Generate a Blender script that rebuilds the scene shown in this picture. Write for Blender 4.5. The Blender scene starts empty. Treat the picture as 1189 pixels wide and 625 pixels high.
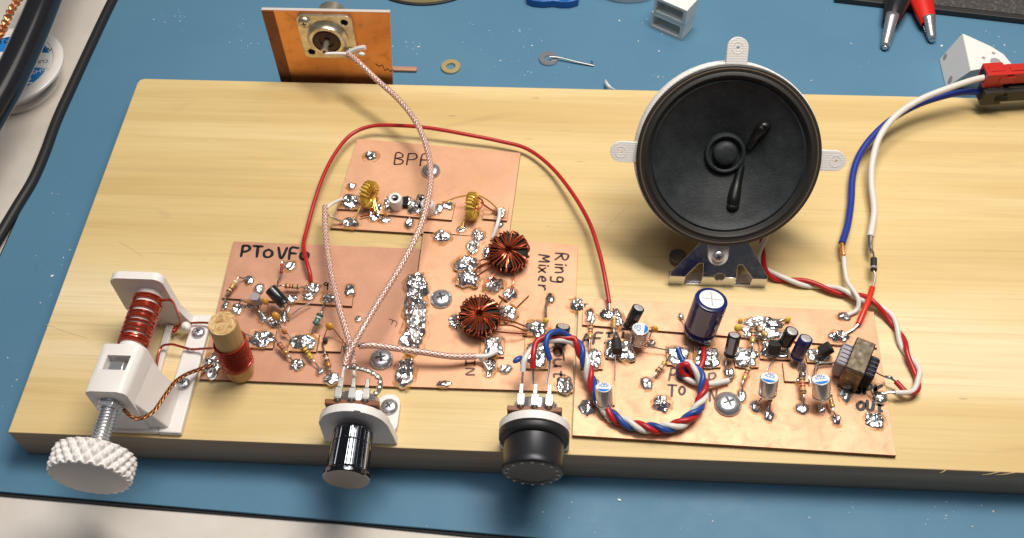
import bpy, math, random
from mathutils import Vector, Matrix, noise
# ---------------------------------------------------------------- basics
# All shapes are written in centimetres (CM) and stored in metres.
CM = 0.01
rnd = random.Random(7)
V = Vector
sce = bpy.context.scene
COL = sce.collection
F, PIT, YAW, ROLL = 1196.803, 0.9520018, 0.0820203, -0.0352541
CAM = V((20.77378, -16.54961, 36.96423))
RC = (Matrix.Rotation(YAW, 3, 'Z') @ Matrix.Rotation(math.pi/2-PIT, 3, 'X') @ Matrix.Rotation(ROLL, 3, 'Z'))
Z0 = 1.9      # top of the plank
ZB = 2.06     # top of the circuit boards
ZP = 2.19     # top of the glued pads

def ray(u, v): return RC @ V(((u-594.5)/F, -(v-312.5)/F, -1))
def P(u, v, z):                       # measured photo point -> place on the level plane z (cm)
    d = ray(u, v); return CAM + d*((z-CAM.z)/d.z)
def PY(u, v, y):
    d = ray(u, v); return CAM + d*((y-CAM.y)/d.y)
def PN(u, v, p0, n):
    d = ray(u, v); return CAM + d*((p0-CAM).dot(n)/d.dot(n))
def pv(X):
    q = RC.transposed() @ (X-CAM); return 312.5 - F*q.y/-q.z
def H(u, v, zb, vt):                  # height of a vertical line that starts at (u,v,zb) and ends at image row vt
    b = P(u, v, zb); lo, hi = zb, zb+12
    for _ in range(40):
        m = (lo+hi)/2
        if pv(V((b.x, b.y, m))) > vt: lo = m
        else: hi = m
    return lo

# ---------------------------------------------------------------- materials
def mat(name, base=(.5,.5,.5), rough=.5, metal=0., spec=.5, coat=0., alpha=1., trans=0., ior=1.45, sss=0.):
    m = bpy.data.materials.new(name); m.use_nodes = True
    b = m.node_tree.nodes['Principled BSDF']
    b.inputs['Base Color'].default_value = (*base, 1)
    b.inputs['Roughness'].default_value = rough
    b.inputs['Metallic'].default_value = metal
    b.inputs['Specular IOR Level'].default_value = spec
    b.inputs['Coat Weight'].default_value = coat
    b.inputs['Coat Roughness'].default_value = .12
    b.inputs['Alpha'].default_value = alpha
    b.inputs['Transmission Weight'].default_value = trans
    b.inputs['IOR'].default_value = ior
    return m
class NT:
    def __init__(s, m): s.t = m.node_tree; s.b = s.t.nodes['Principled BSDF']
    def n(s, typ, **k):
        x = s.t.nodes.new(typ)
        for a, b in k.items():
            if a in x.inputs.keys() if hasattr(x.inputs, 'keys') else False: x.inputs[a].default_value = b
            else: setattr(x, a, b)
        return x
    def l(s, a, b): s.t.links.new(a, b)
    def coord(s, scale=(1,1,1), kind='Object', rot=(0,0,0)):
        c = s.n('ShaderNodeTexCoord'); mp = s.n('ShaderNodeMapping')
        mp.inputs['Scale'].default_value = scale; mp.inputs['Rotation'].default_value = rot
        s.l(c.outputs[kind], mp.inputs['Vector']); return mp.outputs['Vector']
    def noise(s, vec, scale=5, detail=4, rough=.5, dist=0.):
        x = s.n('ShaderNodeTexNoise'); x.inputs['Scale'].default_value = scale
        x.inputs['Detail'].default_value = detail; x.inputs['Roughness'].default_value = rough
        x.inputs['Distortion'].default_value = dist
        s.l(vec, x.inputs['Vector']); return x.outputs['Fac']
    def ramp(s, fac, stops, interp='LINEAR'):
        r = s.n('ShaderNodeValToRGB'); cr = r.color_ramp; cr.interpolation = interp
        while len(cr.elements) < len(stops): cr.elements.new(.5)
        for e, (p, c) in zip(cr.elements, stops):
            e.position = p; e.color = (*c, 1) if len(c) == 3 else c
        s.l(fac, r.inputs['Fac']); return r.outputs['Color']
    def mix(s, fac, a, b, mode='MIX'):
        m = s.n('ShaderNodeMix'); m.data_type = 'RGBA'; m.blend_type = mode
        for val, inp in ((fac, m.inputs[0]), (a, m.inputs[6]), (b, m.inputs[7])):
            if isinstance(val, (int, float)): inp.default_value = val
            elif isinstance(val, tuple): inp.default_value = (*val, 1)
            else: s.l(val, inp)
        return m.outputs[2]
    def math(s, op, a, b=0.):
        m = s.n('ShaderNodeMath'); m.operation = op
        for val, inp in ((a, m.inputs[0]), (b, m.inputs[1])):
            if isinstance(val, (int, float)): inp.default_value = val
            else: s.l(val, inp)
        return m.outputs[0]
    def bump(s, h, strength=.3, dist=.001):
        b = s.n('ShaderNodeBump'); b.inputs['Strength'].default_value = strength; b.inputs['Distance'].default_value = dist
        s.l(h, b.inputs['Height']); s.l(b.outputs['Normal'], s.b.inputs['Normal'])
    def col(s, c): s.l(c, s.b.inputs['Base Color'])
    def rou(s, c): s.l(c, s.b.inputs['Roughness'])

def copper_mat(name, base, dark, patch):
    m = mat(name, base, .5, .3, .3); t = NT(m)
    v = t.coord()
    big = t.noise(v, 38, 5, .6, .4); fine = t.noise(v, 900, 3, .6); mid = t.noise(v, 170, 4, .62, .6)
    c = t.ramp(big, [(.3, dark), (.52, base), (.72, tuple(min(1, x*1.12) for x in base))])
    c = t.mix(t.ramp(mid, [(.56, (0,0,0)), (.74, (.4,.4,.4))]), c, patch)
    v2 = t.coord((900, 60, 60), rot=(0,0,.25)); sc = t.noise(v2, 1.0, 2, .5)
    c = t.mix(t.ramp(sc, [(.64, (0,0,0)), (.8, (.18,.18,.18))]), c, tuple(min(1, x*1.2) for x in base))
    sp = t.noise(t.coord(), 620, 2, .5)
    c = t.mix(t.ramp(sp, [(.74, (0,0,0)), (.78, (.55,.55,.55))]), c, (.16,.08,.045))
    t.col(c)
    t.rou(t.ramp(mid, [(.3, (.42,)*3), (.7, (.58,)*3)])); t.bump(fine, .06, .0004)
    return m
M = {}
M['copper'] = copper_mat('copper_clad', (.72,.40,.245), (.65,.35,.205), (.55,.28,.16))
M['copper_pink'] = copper_mat('copper_clad_pinkish', (.60,.315,.21), (.52,.265,.175), (.70,.40,.28))
M['copper_raw'] = copper_mat('copper_clad_tarnished', (.86,.40,.15), (.66,.27,.09), (.38,.15,.06))
M['copper_raw'].node_tree.nodes['Principled BSDF'].inputs['Metallic'].default_value = .9
M['copper_dark'] = copper_mat('copper_clad_brown', (.24,.09,.045), (.13,.05,.028), (.09,.035,.02))
M['pcb_edge'] = mat('board_edge', (.16,.075,.04), .7)
M['pcb_cut'] = mat('board_cut_edge_pale', (.55,.5,.48), .6)
m = M['solder'] = mat('solder', (.80,.80,.80), .2, .98)
t = NT(m); v = t.coord(); t.bump(t.noise(v, 150, 2, .4, .5), .3, .0010); t.rou(t.ramp(t.noise(v, 200, 2, .5), [(.4, (.18,)*3), (.62, (.34,)*3)]))
t.col(t.ramp(t.noise(v, 300, 3, .6), [(.5, (.86,.86,.86)), (.74, (.50,.47,.44))]))
m = M['flux'] = mat('flux_residue', (.52,.23,.05), .12, 0, .6, alpha=.42)
t = NT(m); v = t.coord()
t.l(t.ramp(t.noise(v, 260, 3, .6), [(.40, (.08,.08,.08)), (.62, (.62,.62,.62))]), t.b.inputs['Alpha'])
M['flux_light'] = mat('flux_residue_light', (.85,.66,.36), .15, 0, .6, alpha=.33)
m = M['wood'] = mat('poplar_wood', (.62,.44,.22), .5, 0, .35); t = NT(m)
v = t.coord((3.2, 42, 42)); g1 = t.noise(v, 1.0, 5, .55, 1.6)
v = t.coord((14, 420, 420)); g2 = t.noise(v, 1.0, 4, .6, .3)
v = t.coord((1.4, 22, 22)); g3 = t.noise(v, 1.0, 3, .5, .5)
c = t.ramp(g1, [(.28, (.62,.43,.19)), (.5, (.71,.525,.26)), (.72, (.80,.63,.37))])
c = t.mix(.62, c, t.ramp(g3, [(.36, (.58,.41,.165)), (.5, (.70,.53,.25)), (.64, (.85,.72,.48))]))
c = t.mix(t.ramp(g2, [(.5, (0,0,0)), (.78, (.22,.22,.22))]), c, (.42,.28,.12))
g4 = t.noise(t.coord((2.6, 150, 150)), 1, 7, .62, 2.2); c = t.mix(t.ramp(g4, [(.38, (.26,.26,.26)), (.48, (0,0,0)), (.56, (0,0,0)), (.6, (.15,.15,.15)), (.64, (0,0,0))]), c, (.50,.345,.15))
c = t.mix(t.ramp(t.noise(t.coord((60, 420, 300)), 1, 2, .5), [(.74, (0,0,0)), (.79, (.5,.5,.5))]), c, (.28,.17,.07))
st = t.noise(t.coord((9, 26, 20), rot=(0,0,.35)), 1, 3, .6, 2.); c = t.mix(t.ramp(st, [(.62, (0,0,0)), (.72, (.28,.28,.28)), (.76, (0,0,0))]), c, (.40,.27,.13))
t.col(c); t.rou(t.ramp(g1, [(.3, (.42,)*3), (.7, (.56,)*3)])); t.bump(g2, .12, .0006)
m = M['wood_side'] = mat('poplar_sawn_side_shaded', (.5,.38,.24), .8); t = NT(m)  # darker than the top face: shade of the plank's front put into the colour
v = t.coord((6, 300, 200)); g = t.noise(v, 1, 4, .6)
t.col(t.ramp(g, [(.3, (.30,.225,.165)), (.7, (.42,.325,.245))])); t.bump(g, .4, .0008)
m = M['mat_blue'] = mat('blue_rubber', (.09,.21,.32), .5, 0, .3); t = NT(m)
v = t.coord(); big = t.noise(v, 7, 4, .55); fine = t.noise(v, 1500, 2, .5); mid = t.noise(v, 60, 5, .65)
c = t.ramp(big, [(.3, (.082,.20,.315)), (.7, (.105,.235,.355))])
c = t.mix(t.ramp(mid, [(.6, (0,0,0)), (.8, (.18,.18,.18))]), c, (.10,.22,.29))
sc = t.noise(t.coord((30, 900, 10), rot=(0,0,.5)), 1, 2, .5)
c = t.mix(t.ramp(sc, [(.72, (0,0,0)), (.8, (.3,.3,.3))]), c, (.2,.36,.46))
t.col(c); t.rou(t.ramp(mid, [(.3, (.46,)*3), (.7, (.6,)*3)])); t.bump(fine, .1, .0003)
M['mat_black'] = mat('mat_dark_edge_shadow', (.016,.015,.016), .75)  # black for the mat's dark side together with the shadow it casts
m = M['bench'] = mat('white_laminate', (.70,.65,.60), .5); t = NT(m); v = t.coord()
c = t.ramp(t.noise(v, 16, 6, .65), [(.3, (.60,.54,.48)), (.6, (.72,.67,.62))])
c = t.mix(t.ramp(t.noise(t.coord((60,200,1)), 1.5, 3, .6), [(.66, (0,0,0)), (.78, (.4,.4,.4))]), c, (.42,.35,.29)); t.col(c)
m = M['white'] = mat('white_printed_plastic', (.80,.76,.74), .38, 0, .5); t = NT(m)
w = t.n('ShaderNodeTexWave'); w.bands_direction = 'Z'; w.inputs['Scale'].default_value = 420; w.inputs['Distortion'].default_value = .6
t.l(t.coord(), w.inputs['Vector']); t.bump(w.outputs['Fac'], .12, .0003)
M['white'].node_tree.nodes['Principled BSDF'].inputs['Subsurface Weight'].default_value = .12
M['white'].node_tree.nodes['Principled BSDF'].inputs['Subsurface Radius'].default_value = (.002,.002,.002)
M['ivory'] = mat('translucent_nylon', (.82,.80,.76), .35, 0, .5)
M['steel'] = mat('zinc_steel', (.62,.63,.66), .27, .82)
M['steel_dark'] = mat('dark_steel', (.2,.2,.21), .3, 1.)
m = M['galv'] = mat('galvanised_steel', (.62,.62,.64), .22, 1.); t = NT(m)
t.rou(t.ramp(t.noise(t.coord(), 260, 3, .6), [(.35, (.14,)*3), (.7, (.34,)*3)]))
m = M['nickel'] = mat('aged_nickel', (.72,.66,.54), .3, .85); t = NT(m)
t.col(t.ramp(t.noise(t.coord(), 240, 4, .6), [(.3, (.50,.42,.30)), (.65, (.80,.74,.62))]))
M['brass'] = mat('brass', (.78,.60,.28), .38, .7)
M['olive_gold'] = mat('olive_gold_disc', (.33,.27,.12), .4, .5)
M['core'] = mat('ferrite_black', (.010,.009,.009), .6, 0, .25)
M['core_yellow'] = mat('iron_powder_yellow', (.72,.50,.06), .45)
M['enamel'] = mat('enamel_wire_red', (.42,.045,.018), .2, .55, .6, coat=.6)
M['enamel_orange'] = mat('enamel_wire_orange', (.44,.085,.028), .22, .7, .6, coat=.5)
M['enamel_gold'] = mat('enamel_wire_gold', (.80,.50,.10), .22, .55, .6, coat=.5)
M['lead'] = mat('tinned_lead', (.46,.44,.42), .36, 1.)
M['bare_copper'] = mat('bare_copper', (.80,.36,.16), .35, .85)
M['red_wire'] = mat('red_pvc', (.44,.018,.018), .33, 0, .5)
M['red_bright'] = mat('red_sleeve', (.70,.035,.015), .3)
M['blue_wire'] = mat('blue_pvc', (.02,.07,.30), .33)
M['blue_deep'] = mat('blue_pvc_deep', (.018,.04,.28), .36)
M['white_wire'] = mat('white_pvc', (.70,.66,.62), .38)
M['white_thin'] = mat('white_ptfe', (.74,.70,.68), .4)
m = M['coax'] = mat('coax_clear_jacket_over_braid', (.78,.55,.48), .22, .25, .6, coat=.7); t = NT(m)
uv = t.n('ShaderNodeTexCoord'); sx = t.n('ShaderNodeSeparateXYZ'); t.l(uv.outputs['UV'], sx.inputs[0])
jn = t.math('MULTIPLY', t.noise(t.coord(), 220, 2, .5), 1.1)
a = t.math('SINE', t.math('MULTIPLY', t.math('ADD', jn, t.math('ADD', t.math('MULTIPLY', sx.outputs[0], 6.0), t.math('MULTIPLY', sx.outputs[1], 5.2))), 6.2832))
b = t.math('SINE', t.math('MULTIPLY', t.math('SUBTRACT', t.math('MULTIPLY', sx.outputs[0], 6.0), t.math('MULTIPLY', sx.outputs[1], 5.2)), 6.2832))
w = t.math('MAXIMUM', a, b)
t.col(t.ramp(w, [(.2, (.48,.22,.18)), (.7, (.62,.35,.29)), (.98, (.88,.70,.62))])); t.bump(w, .4, .0004)
m = M['braid'] = mat('copper_braid', (.6,.28,.12), .35, .9); t = NT(m)
uv = t.n('ShaderNodeTexCoord'); sx = t.n('ShaderNodeSeparateXYZ'); t.l(uv.outputs['UV'], sx.inputs[0])
a = t.math('SINE', t.math('MULTIPLY', t.math('ADD', t.math('MULTIPLY', sx.outputs[0], 4.0), t.math('MULTIPLY', sx.outputs[1], 4)), 6.2832))
t.col(t.ramp(a, [(.1, (.22,.07,.03)), (.8, (.72,.36,.16))])); t.bump(a, .6, .0005)
M['tinned_braid'] = mat('tinned_braid', (.66,.60,.52), .3, .9)
M['black_gloss'] = mat('black_sleeve', (.016,.016,.02), .2, 0, .5, coat=.4)
M['black_matte'] = mat('black_plastic', (.02,.02,.021), .45)
M['black_rough'] = mat('black_epoxy', (.022,.022,.022), .6)
m = M['cone'] = mat('paper_cone', (.022,.025,.028), .55, 0, .4); t = NT(m)
n_ = t.noise(t.coord(), 130, 6, .7); t.col(t.ramp(n_, [(.35, (.016,.018,.021)), (.62, (.030,.034,.038)), (.8, (.06,.066,.07))]))
t.bump(t.noise(t.coord(), 1100, 3, .6), .25, .0006)
M['rubber_ring'] = mat('speaker_surround', (.024,.022,.020), .5)
M['glue'] = mat('glossy_black_glue', (.008,.008,.008), .3, coat=.1)
M['gold_line'] = mat('gasket_edge', (.13,.085,.05), .6)
M['navy'] = mat('navy_sleeve', (.012,.016,.11), .22, 0, .5, coat=.4)
M['alu_top'] = mat('aluminium_top', (.78,.76,.75), .38, .6)
M['alu_can'] = mat('aluminium_can', (.66,.60,.57), .26, .85)
M['label_blue'] = mat('cyan_blue_print', (.02,.22,.62), .35)
M['paper'] = mat('white_label', (.78,.78,.78), .45)
M['tan'] = mat('resistor_tan', (.60,.36,.15), .35, coat=.3)
M['brown_body'] = mat('resistor_brown', (.40,.17,.06), .35, coat=.3)
M['green_body'] = mat('choke_green', (.05,.16,.11), .25, coat=.5)
M['band_brown'] = mat('band_brown', (.11,.035,.015), .4)
M['band_black'] = mat('band_black', (.01,.01,.01), .4)
M['band_red'] = mat('band_red', (.4,.02,.015), .4)
M['band_gold'] = mat('band_gold', (.55,.36,.1), .3, .6)
M['band_white'] = mat('band_white', (.7,.7,.66), .4)
M['amber'] = mat('amber_epoxy', (.62,.30,.03), .25, coat=.5)
M['orange_epoxy'] = mat('orange_epoxy', (.50,.17,.03), .3, coat=.4)
M['ink'] = mat('black_marker_ink', (.012,.010,.012), .4)
M['ink_faded'] = mat('thin_marker_ink', (.04,.014,.016), .45)
M['ink_purple'] = mat('faded_marker_ink', (.15,.065,.055), .5)
M['phenolic'] = mat('brown_phenolic', (.22,.065,.025), .45)
M['bakelite'] = mat('dark_red_bakelite', (.045,.012,.010), .35)
M['hole'] = mat('dark_recess', (.012,.011,.012), .8)
M['recess'] = mat('shadowed_steel', (.05,.05,.055), .4, .6)
m = M['dowel'] = mat('dowel_side', (.60,.38,.17), .6); t = NT(m)
t.col(t.ramp(t.noise(t.coord((300,300,20)), 1, 3, .6), [(.3, (.45,.26,.10)), (.7, (.68,.46,.22))]))
m = M['dowel_end'] = mat('dowel_end_grain', (.55,.36,.16), .85); t = NT(m)
t.col(t.ramp(t.noise(t.coord(), 420, 4, .7, 1.), [(.35, (.34,.15,.05)), (.5, (.58,.38,.17)), (.65, (.72,.53,.28))])); t.bump(t.noise(t.coord(), 700, 3, .6), .5, .0008)
m = M['knob_chrome'] = mat('black_chrome', (.17,.18,.21), .11, 1.)
M['knob_face'] = mat('brushed_dark_metal', (.14,.133,.13), .3, 1.)
M['knob_matte'] = mat('anodised_black', (.035,.036,.042), .38, .5)
M['tape_grey'] = mat('bobbin_tape', (.34,.31,.33), .5)
m = M['core_steel'] = mat('transformer_frame', (.33,.26,.19), .3, 1.); t = NT(m)
t.col(t.ramp(t.noise(t.coord(), 430, 4, .65), [(.35, (.07,.055,.04)), (.62, (.17,.14,.105)), (.76, (.5,.45,.38))]))
M['conn_red'] = mat('red_connector_shell', (.50,.022,.016), .36)
M['conn_black'] = mat('black_connector_shell', (.028,.024,.022), .5)
M['clip_red'] = mat('red_clip_boot', (.66,.02,.012), .3)
M['tray'] = mat('dark_tray', (.03,.028,.028), .5)
m = M['tray_top'] = mat('dark_tray_floor', (.07,.065,.06), .55); t = NT(m)
t.col(t.ramp(t.noise(t.coord(), 600, 3, .7), [(.5, (.055,.05,.048)), (.75, (.16,.15,.14))]))
M['cyan_plastic'] = mat('blue_plastic', (.015,.12,.42), .25)
M['clear'] = mat('clear_plastic', (.5,.6,.66), .15, 0, .5, alpha=.6)
M['debris'] = mat('white_shavings', (.8,.8,.78), .5)
M['shell_white'] = mat('spool_plastic', (.82,.78,.76), .3, 0, .5)

# ---------------------------------------------------------------- mesh building
def frame(c, zax, xax=None):
    z = V(zax).normalized()
    x = V(xax) if xax is not None else (V((1,0,0)) if abs(z.x) < .8 else V((0,1,0)))
    x = (x - z*x.dot(z)).normalized(); y = z.cross(x)
    m = Matrix((x, y, z)).transposed().to_4x4(); m.translation = V(c); return m
def cat(pts, per=8):
    pts = [V(p) for p in pts]; out = []
    q = [pts[0]*2-pts[1]] + pts + [pts[-1]*2-pts[-2]]
    for i in range(1, len(q)-2):
        a, b, c, d = q[i-1:i+3]
        for k in range(per):
            s = k/per
            out.append(.5*((2*b)+(c-a)*s+(2*a-5*b+4*c-d)*s*s+(3*b-a-3*c+d)*s**3))
    out.append(pts[-1]); return out
def resample(pts, step):
    out = [pts[0].copy()]; acc = 0.
    for a, b in zip(pts, pts[1:]):
        L = (b-a).length
        while acc+L >= step and L > 1e-9:
            a = a.lerp(b, (step-acc)/L); L = (b-a).length; out.append(a.copy()); acc = 0.
        acc += L
    if (out[-1]-pts[-1]).length > 1e-4: out.append(pts[-1].copy())
    return out
class MB:
    def __init__(s): s.v = []; s.f = []; s.m = []; s.uv = []; s.cur = 0; s.hasuv = False
    def add(s, vs, fs, uvs=None):
        o = len(s.v); s.v += [V(p) for p in vs]
        for i, f in enumerate(fs):
            s.f.append([o+k for k in f]); s.m.append(s.cur); s.uv.append(uvs[i] if uvs else None)
        if uvs: s.hasuv = True
        return s
    def box(s, c, d, R=None):
        R = R or Matrix.Identity(3)
        vs = [V(c)+R @ V((d[0]*x/2, d[1]*y/2, d[2]*z/2)) for z in (-1,1) for y in (-1,1) for x in (-1,1)]
        return s.add(vs, [(0,2,3,1),(4,5,7,6),(0,1,5,4),(2,6,7,3),(0,4,6,2),(1,3,7,5)])
    def prism(s, lo, hi):                 # two matching rings (counter-clockwise from above)
        n = len(lo)
        return s.add(list(lo)+list(hi), [list(range(n))[::-1], list(range(n, 2*n))] + [(i,(i+1)%n,n+(i+1)%n,n+i) for i in range(n)])
    def lathe(s, prof, fr, n=32, rf=None, cap0=True, cap1=True):   # prof: (r, h)
        vs = []; fs = []; k = len(prof)
        for r, h in prof:
            for i in range(n):
                a = 2*math.pi*i/n; rr = rf(r, h, a) if rf else r
                vs.append(fr @ V((rr*math.cos(a), rr*math.sin(a), h)))
        for j in range(k-1):
            for i in range(n):
                i2 = (i+1) % n; fs.append((j*n+i, j*n+i2, (j+1)*n+i2, (j+1)*n+i))
        if cap0: fs.append(list(range(n))[::-1])
        if cap1: fs.append([(k-1)*n+i for i in range(n)])
        return s.add(vs, fs)
    def cyl(s, a, b, r, r2=None, n=20):
        a, b = V(a), V(b); return s.lathe([(r, 0), (r if r2 is None else r2, (b-a).length)], frame(a, b-a), n)
    def ball(s, c, r, n=14, sc=(1,1,1), R=None):
        fr = Matrix.Translation(V(c)) @ ((R or Matrix.Identity(3)) @ Matrix.Diagonal(V(sc))).to_4x4()
        k = n//2
        return s.lathe([(max(1e-4, r*math.sin(math.pi*i/k)), -r*math.cos(math.pi*i/k)) for i in range(k+1)], fr, n)
    def tube(s, pts, r, n=8, caps=True):
        pts = [V(p) for p in pts]; N = len(pts)
        rs = r if isinstance(r, (list, tuple)) else [r]*N
        T = [(pts[min(i+1, N-1)]-pts[max(i-1, 0)]).normalized() for i in range(N)]
        x = T[0].orthogonal().normalized(); vs = []; L = 0; Ls = []
        for i in range(N):
            if i: L += (pts[i]-pts[i-1]).length
            Ls.append(L)
            x = (x - T[i]*x.dot(T[i])).normalized(); y = T[i].cross(x)
            for k in range(n):
                a = 2*math.pi*k/n; vs.append(pts[i]+(x*math.cos(a)+y*math.sin(a))*rs[i])
        fs = []; uv = []
        for i in range(N-1):
            for k in range(n):
                k2 = (k+1) % n; fs.append((i*n+k, i*n+k2, (i+1)*n+k2, (i+1)*n+k))
                uv.append([(k/n, Ls[i]), ((k+1)/n, Ls[i]), ((k+1)/n, Ls[i+1]), (k/n, Ls[i+1])])
        if caps:
            fs.append(list(range(n))[::-1]); uv.append([(0,0)]*n)
            fs.append([(N-1)*n+k for k in range(n)]); uv.append([(0,0)]*n)
        return s.add(vs, fs, uv)
BASE = {}
def obj(name, mb, mats, parent=None, smooth=True, bevel=0, base=None, label=None, ang=38, seg=2):
    if isinstance(mb, tuple): vs, fs, mi, uvs, hasuv = mb
    else: vs, fs, mi, uvs, hasuv = mb.v, mb.f, mb.m, mb.uv, mb.hasuv
    if parent is not None: b = BASE[parent.name]
    elif base is not None: b = V(base)
    else:
        lo = V([min(p[i] for p in vs) for i in range(3)]); hi = V([max(p[i] for p in vs) for i in range(3)])
        b = V(((lo.x+hi.x)/2, (lo.y+hi.y)/2, lo.z))
    me = bpy.data.meshes.new(name)
    me.from_pydata([(p-b)*CM for p in vs], [], fs)
    if hasuv:
        ul = me.uv_layers.new(name='UVMap'); i = 0
        for f, u in zip(fs, uvs):
            for k in range(len(f)):
                if u: ul.data[i].uv = u[k]
                i += 1
    for x in (mats if isinstance(mats, (list, tuple)) else [mats]): me.materials.append(M[x] if isinstance(x, str) else x)
    me.polygons.foreach_set('material_index', mi)
    if smooth: me.shade_smooth(); me.set_sharp_from_angle(angle=math.radians(ang))
    me.validate(); me.update()
    o = bpy.data.objects.new(name, me); COL.objects.link(o)
    if parent is not None: o.parent = parent
    else: o.location = b*CM
    BASE[o.name] = b
    if bevel:
        bv = o.modifiers.new('Bevel', 'BEVEL'); bv.width = bevel*CM; bv.segments = seg; bv.limit_method = 'ANGLE'; bv.angle_limit = math.radians(40)
    if label: o['label'] = label
    return o
def tag(o, label, catg, group=None, kind=None):
    if kind: o['kind'] = kind
    if label: o['label'] = label
    if catg: o['category'] = catg
    if group: o['group'] = group
    return o
def thing(name, loc, label, catg, group=None):
    o = bpy.data.objects.new(name, None); COL.objects.link(o); o.location = V(loc)*CM; o.empty_display_size = .01
    BASE[o.name] = V(loc); return tag(o, label, catg, group)
def plate(outline, holes, th, fr):
    """flat plate with holes: 2D outline (cm) in frame fr, thickness th along +z"""
    cu = bpy.data.curves.new('tmp', 'CURVE'); cu.dimensions = '2D'; cu.fill_mode = 'BOTH'; cu.extrude = th/2
    for pl in [outline]+holes:
        sp = cu.splines.new('POLY'); sp.points.add(len(pl)-1); sp.use_cyclic_u = True
        for p, q in zip(sp.points, pl): p.co = (q[0], q[1], 0, 1)
    o = bpy.data.objects.new('tmp', cu); COL.objects.link(o)
    bpy.context.view_layer.update()
    dg = bpy.context.evaluated_depsgraph_get(); me = bpy.data.meshes.new_from_object(o.evaluated_get(dg))
    mb = MB(); mb.add([fr @ (v.co+V((0,0,th/2))) for v in me.vertices], [list(p.vertices) for p in me.polygons])
    bpy.data.objects.remove(o); bpy.data.curves.remove(cu); bpy.data.meshes.remove(me)
    # weld
    key = {}; mp = []; nv = []
    for p in mb.v:
        k = (round(p.x, 4), round(p.y, 4), round(p.z, 4))
        if k not in key: key[k] = len(nv); nv.append(p)
        mp.append(key[k])
    mb.v = nv; mb.f = [[mp[i] for i in f] for f in mb.f]
    keep = [i for i, f in enumerate(mb.f) if len(set(f)) >= 3]
    mb.f = [mb.f[i] for i in keep]; mb.m = [0]*len(mb.f); mb.uv = [None]*len(mb.f)
    return mb
def circ(cx, cy, r, n=24, a0=0, a1=360):
    full = abs(a1-a0) >= 360
    return [(cx+r*math.cos(math.radians(a0+(a1-a0)*i/(n if full else n-1))), cy+r*math.sin(math.radians(a0+(a1-a0)*i/(n if full else n-1)))) for i in range(n)]
def rrect(x0, y0, x1, y1, r, n=6):
    return (circ(x1-r, y1-r, r, n, 0, 90)+circ(x0+r, y1-r, r, n, 90, 180)+circ(x0+r, y0+r, r, n, 180, 270)+circ(x1-r, y0+r, r, n, 270, 359.9))
def text_mb(s, size, fr):
    cu = bpy.data.curves.new('tmp', 'FONT'); cu.body = s; cu.size = size; cu.align_x = 'CENTER'; cu.align_y = 'CENTER'; cu.extrude = .004
    o = bpy.data.objects.new('tmp', cu); COL.objects.link(o); bpy.context.view_layer.update()
    me = bpy.data.meshes.new_from_object(o.evaluated_get(bpy.context.evaluated_depsgraph_get()))
    mb = MB(); mb.add([fr @ v.co for v in me.vertices], [list(p.vertices) for p in me.polygons])
    bpy.data.objects.remove(o); bpy.data.curves.remove(cu); bpy.data.meshes.remove(me); return mb

# ---------------------------------------------------------------- handwriting
GL = {'P': [[(0,0),(.05,1)],[(.05,1),(.55,1),(.72,.75),(.5,.5),(.08,.45)]],
 'T': [[(0,1),(.8,1)],[(.4,1),(.38,0)]], 'O': [[(.35,.85),(.05,.6),(.05,.25),(.35,0),(.68,.2),(.7,.6),(.4,.86),(.3,.84)]],
 'o': [[(.35,.7),(.05,.5),(.05,.15),(.35,0),(.68,.15),(.7,.5),(.4,.7),(.3,.68)]],
 'V': [[(0,1),(.35,0),(.75,1)]], 'F': [[(.05,0),(.1,1),(.75,1)],[(.08,.52),(.6,.52)]],
 'B': [[(.05,0),(.1,1),(.55,.95),(.6,.7),(.12,.52),(.65,.4),(.62,.08),(.05,0)]],
 'R': [[(0,0),(.05,1),(.55,.95),(.6,.65),(.08,.5)],[(.2,.5),(.7,0)]], 'i': [[(.2,.6),(.2,0)],[(.2,.85),(.22,.9)]],
 'n': [[(.05,.65),(.08,0)],[(.08,.4),(.35,.65),(.55,.5),(.58,0)]],
 'g': [[(.55,.6),(.15,.65),(.08,.25),(.5,.2),(.58,.6),(.55,-.3),(.1,-.35)]],
 'M': [[(0,0),(.1,1),(.4,.35),(.7,1),(.8,0)]], 'x': [[(0,.65),(.55,0)],[(.55,.65),(0,0)]],
 'e': [[(.08,.32),(.55,.35),(.45,.65),(.1,.55),(.08,.15),(.5,0)]], 'r': [[(.08,.65),(.1,0)],[(.1,.4),(.35,.65),(.6,.6)]],
 'A': [[(0,0),(.38,1),(.75,0)],[(.15,.38),(.62,.38)]], 'I': [[(.1,1),(.6,1)],[(.35,1),(.35,0)],[(.08,0),(.62,0)]],
 'N': [[(0,0),(.05,1),(.65,0),(.7,1)]], 'U': [[(0,1),(.05,.2),(.35,0),(.65,.2),(.7,1)]],
 'K': [[(.05,1),(.05,0)],[(.65,1),(.08,.5),(.7,0)]], 'S': [[(.65,.9),(.2,1),(.1,.7),(.6,.4),(.5,.05),(.05,.1)]],
 '9': [[(.6,.75),(.3,1),(.1,.7),(.4,.5),(.6,.8),(.5,0)]], 'u': [[(0,.65),(.05,.15),(.35,0),(.6,.2),(.62,.65)],[(.62,.3),(.7,0)]],
 't': [[(.35,1),(.35,.1),(.6,0)],[(.1,.65),(.65,.65)]]}
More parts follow.
